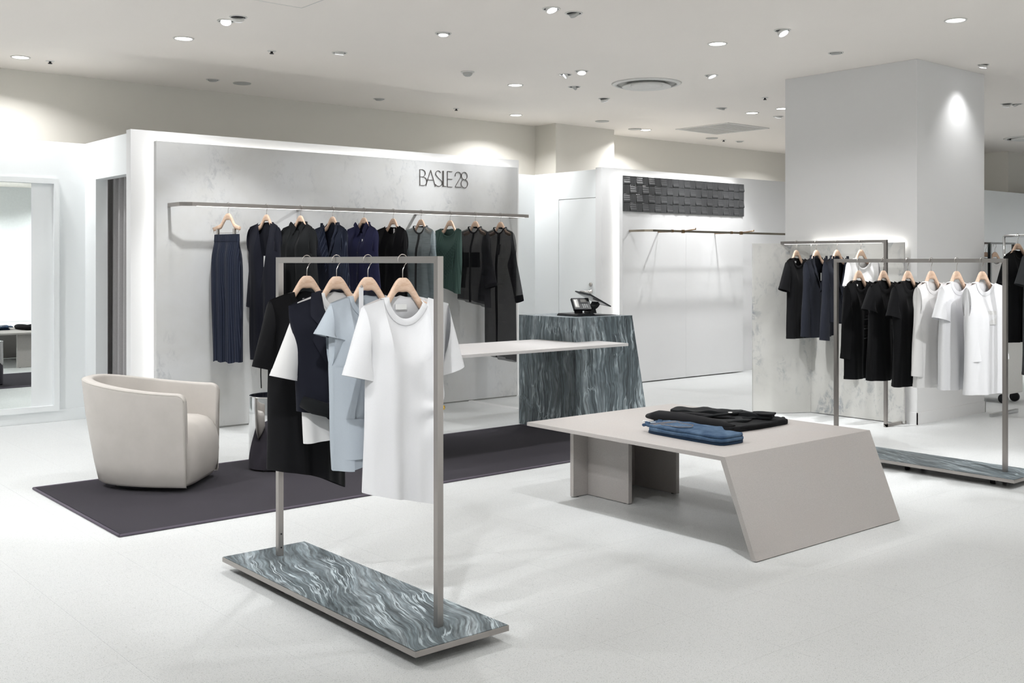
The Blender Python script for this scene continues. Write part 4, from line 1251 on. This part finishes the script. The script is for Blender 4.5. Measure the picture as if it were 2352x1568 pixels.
# ------------------------------------------------------------------ rail on the plaster screen
G4 = 'hangers on the plaster screen rail'
CY = [5.62, 5.413, 5.208, 4.977]
for y, w, a in zip(CY, ['black tee', 'left navy blazer', 'right navy blazer', 'white top'], (2, 0, -2, -6)):
    hanger((8.03, y, 1.553), R(a), 'beech wood hanger with the '+w+' on the plaster screen rail', G4, .84)
g = Garment('tee_shirt', 'black tee on the rail of the plaster screen', 'shirt', (8.03, 5.62, 1.553), R(2), None, sw=.19, aw=.165, hw=.160, zh=-.86, nw=.092, nd=.085, amp=.008, seed=61, mat='f_black')
g.body().neckband(.018).hem(.02).label().tee_sleeves(.255, 24, .075, .035)
g = Garment('blazer', 'dark navy blazer next to the black tee on the plaster screen rail', 'blazer', (8.03, 5.413, 1.553), R(0), None, sw=.205, aw=.185, hw=.19, zh=-.84, nw=.082, nd=.30, neck='v', amp=.005, seed=62, mat='f_navy2', ah=.21)
g.body().long_sleeves(.645, .040, .062).lapels('f_navy2', .30, .065).hem(.008).hangtag(.03, -.28, .014, .07, 'grille')
g = Garment('blazer', 'navy blazer with shorter body next to the white top on the plaster screen rail', 'blazer', (8.03, 5.208, 1.553), R(-2), None, sw=.215, aw=.190, hw=.19, zh=-.71, nw=.085, nd=.34, neck='v', amp=.005, seed=63, mat='f_navy2', ah=.21, tilt=-.02)
g.body().long_sleeves(.66, .045, .064).lapels('f_navy2', .34, .07).hem(.008)
g = Garment('sleeveless_top', 'white top nearest the leg of the plaster screen rail', 'top', (8.03, 4.977, 1.553), R(-6), None, sw=.20, aw=.19, hw=.19, zh=-.80, nw=.105, nd=.095, amp=.008, seed=64, mat='f_white2')
g.body().neckband(.016).hem(.02).tee_sleeves(.20, 14, .075, .035)

# ------------------------------------------------------------------ folded clothes on the table
TT = (4.27, 3.625, .456)
t = thing('jeans', 'folded blue denim jeans on the grey table', 'jeans', TT)
def layer(name, pts, z0, th, m, parent, seed=1, sag=.004, n=8):
    """soft folded layer: closed outline of control points, pillow cross section"""
    cx = sum(p[0] for p in pts)/len(pts); cy = sum(p[1] for p in pts)/len(pts)
    P = []
    k = len(pts)
    for i in range(k):
        a, b, c, d = pts[i-1], pts[i], pts[(i+1) % k], pts[(i+2) % k]
        for q in range(n):
            u = q/n; w0 = .06
            P.append((b[0]+(c[0]-b[0])*u, b[1]+(c[1]-b[1])*u))
    m_ = len(P)
    for _ in range(3): P = [((P[i-1][0]+2*P[i][0]+P[(i+1) % m_][0])/4, (P[i-1][1]+2*P[i][1]+P[(i+1) % m_][1])/4) for i in range(m_)]
    rings = [(.985, 0), (.998, th*.15), (1.0, th*.5), (.998, th*.8), (.988, th*.96), (.96, th), (.8, th), (.6, th), (.4, th), (.2, th)]
    vs = []; fs = []
    for s, h in rings:
        for x, y in P:
            xx, yy = cx+(x-cx)*s, cy+(y-cy)*s
            wv = sag*(math.sin(xx*31+seed)*math.cos(yy*23+seed*2)+.5*math.sin(yy*61+seed)) if h >= th*.9 else 0
            vs.append((xx, yy, z0+h+wv))
    for j in range(len(rings)-1):
        for i in range(m_): a = j*m_+i; b = j*m_+(i+1) % m_; fs.append((a, b, b+m_, a+m_))
    vs.append((cx, cy, z0+th)); c = len(vs)-1; a0 = (len(rings)-1)*m_
    for i in range(m_): fs.append((a0+i, a0+(i+1) % m_, c))
    return mesh(name, vs, fs, m, parent, True)
layer('folded_leg', [(-.105, -.275), (.09, -.28), (.095, .0), (.105, .25), (-.08, .262), (-.10, 0)], .0005, .016, M['denim_d'], t, 2, .0015)
layer('folded_leg', [(-.110, -.278), (.088, -.282), (.095, -.05), (.10, .22), (-.09, .250), (-.105, 0)], .016, .017, M['denim'], t, 4, .002)
b = layer('seat_panel', [(-.105, -.272), (.082, -.276), (.088, -.14), (.165, -.06), (.150, .10), (.125, .262), (-.08, .280), (-.095, .05), (-.098, -.1)], .033, .015, M['denim'], t, 6, .003)
MB().tube([(-.08, .272, .040), (.02, .275, .046), (.12, .262, .040)], .012, 8, .7).build('waistband', M['denim'], t)
pk = layer('back_pocket', [(-.055, .175), (.075, .155), (.062, .035), (.0, .0), (-.055, .045)], .0475, .0035, M['denim'], t, 3, .001)
pp = [(-.055, .175), (-.055, .045), (.0, .0), (.062, .035), (.075, .155)]
MB().tube([(x*.92, .01+y*.94, .0525) for x, y in pp], .0011, 5).build('pocket_stitching', M['stitch'], t)
for y in (.215, .19): MB().tube([(-.08, y+.01, .0495), (.0, y+.004, .0505), (.11, y-.005, .050)], .0011, 5).build('yoke_stitching', M['stitch'], t)
for x in (-.05, .05): MB().box(x-.006, x+.006, .255, .285, .034, .056, .002).build('belt_loop', M['denim'], t)
MB().tube([(-.075, .285, .05), (-.05, .300, .058), (-.03, .29, .054), (-.045, .25, .053), (-.02, .24, .053)], .0025, 6).build('cord', M['f_white2'], t)

t = thing('folded_coat', 'black belted jacket laid folded on the grey table', 'jacket', (4.76, 3.82, .456))
layer('body', [(-.27, .30), (-.10, .33), (.10, .28), (.24, .05), (.29, -.21), (.27, -.25), (.05, -.26), (-.25, -.25), (-.28, .0)], .0005, .030, M['f_black'], t, 5, .004)
layer('body_fold', [(-.20, .24), (-.02, .28), (.13, .16), (.20, -.10), (.0, -.18), (-.19, -.12)], .028, .016, M['f_charcoal'], t, 7, .004)
def fsl(name, pts, rad, m, flat=.45): return MB().tube(pts, rad, 14, flat).build(name, m, t)
fsl('sleeve', [(-.245, .335, .030), (-.255, .25, .042), (-.255, .10, .042), (-.245, -.06, .038), (-.215, -.16, .030), (-.19, -.225, .020)], [.030, .060, .066, .062, .055, .036], M['f_black'], .50)
layer('sleeve', [(-.13, .29), (-.03, .31), (.07, .21), (.155, -.02), (.215, -.20), (.125, -.245), (.06, -.10), (.0, .06), (-.10, .15)], .040, .024, M['f_charcoal'], t, 9, .005)
layer('sleeve_cuff', [(.150, -.09), (.180, -.10), (.222, -.205), (.122, -.252), (.085, -.17)], .060, .008, M['f_black'], t, 3, .002)
fsl('lapel', [(-.16, .27, .048), (-.12, .12, .054), (-.08, .0, .050), (-.02, -.1, .045)], [.012, .030, .034, .012], M['f_black'], .3)
fsl('belt', [(-.17, .02, .052), (-.06, -.03, .060), (.04, -.06, .064), (.12, -.03, .066)], [.012, .016, .016, .014], M['f_charcoal'], .5)
MB().lathe([(0, 0), (.012, 0), (.012, .004), (0, .005)], 16, (-.005, -.055, .068)).build('button', M['pearl'], t)
fsl('pocket_flap', [(.02, -.12, .044), (.08, -.15, .044), (.15, -.18, .042)], [.010, .016, .010], M['f_charcoal'], .3)
fsl('hem_roll', [(-.22, -.235, .022), (-.05, -.255, .026), (.12, -.25, .024), (.26, -.225, .024), (.30, -.19, .026)], [.010, .014, .012, .014, .012], M['f_black'], .6)

# ------------------------------------------------------------------ neighbouring shop at the far right
t = thing('garment_rack', 'chrome rack with dark grey clothes cut by the right picture edge', 'clothes rack', (9.50, 3.75, 0))
MB().tube([(0, 0, 1.60), (0, .35, 1.60), (0, .70, 1.60)], .012).build('bar', M['chrome'], t)
for y in (0, .70): MB().tube([(0, y, .03), (0, y, .8), (0, y, 1.60)], .012).build('post', M['chrome'], t)
for y in (0, .70): MB().box(-.25, .25, y-.015, y+.015, 0, .03, .003).build('foot', M['chrome'], t)
for y, m, zh, lab in ((.42, 'f_grey', -1.22, 'charcoal short sleeve dress nearest the right picture edge'), (.58, 'f_black', -.95, 'black top behind the charcoal dress at the right edge')):
    hanger((9.50, 3.75+y, 1.612), R(-12), 'grey hanger under the '+lab, 'hangers in the neighbouring shop')
    g = Garment('short_sleeve_dress', lab, 'dress', (9.50, 3.75+y, 1.612), R(-12), None, sw=.20, aw=.19, hw=.20, zh=zh, nd=.08, amp=.01, seed=int(y*100), mat=m)
    g.body().neckband().hem(.02).tee_sleeves(.26, 22, .078, .04)
t = thing('shelving_unit', 'chrome shelving unit beyond the pillar with white clothes', 'shelf', (11.2, 5.40, 0))
for x in (0, .55):
    for y in (0, .45): MB().box(x-.015, x+.015, y-.015, y+.015, 0, 1.58).build('post', M['chrome'], t)
for z in (.05, .62, .92, 1.56): MB().box(-.01, .56, -.01, .46, z, z+.02).build('shelf', M['chrome'], t)
for k in range(4):
    hanger((11.42, 5.45+.10*k, 1.556), R(-20), 'white hanger inside the chrome shelving unit', 'hangers in the shelving unit', .8)
    g = Garment('tee_shirt', 'small white top hanging inside the chrome shelving unit', 'shirt', (11.42, 5.45+.10*k, 1.556), R(-20), 'white tops in the shelving unit', sw=.18, aw=.17, hw=.17, zh=-.56, amp=.008, seed=90+k, mat='f_white2')
    g.body(20, 12).neckband()
for k in range(3):
    layer('folded_shirt', [(-.12, -.15), (.12, -.15), (.12, .15), (-.12, .15)], 0, .028, M[('f_white2', 'f_black', 'f_white2')[k]], None, k, .002).location = (11.45, 5.60, .9402+.030*k)
    tag(bpy.data.objects[-1] if False else COL.objects[-1], ('white folded shirt at the bottom of the shelf stack', 'black folded shirt in the middle of the shelf stack', 'white folded shirt on top of the shelf stack')[k], 'shirt', 'folded shirts on the shelf')
t = thing('storage_trolley', 'pale grey storage box on black castors beyond the pillar', 'trolley', (10.20, 4.75, 0))
MB().box(0, .34, 0, .50, .09, .62, .015).build('case', M['trim_w'], t)
MB().box(-.003, 0, .03, .47, .34, .35).build('lid_seam', M['grille'], t)
for x in (.05, .29):
    for y in (.06, .44): MB().cyl((x-.015, y, .045), (x+.015, y, .045), .045, n=18).build('castor', M['black_plastic'], t)
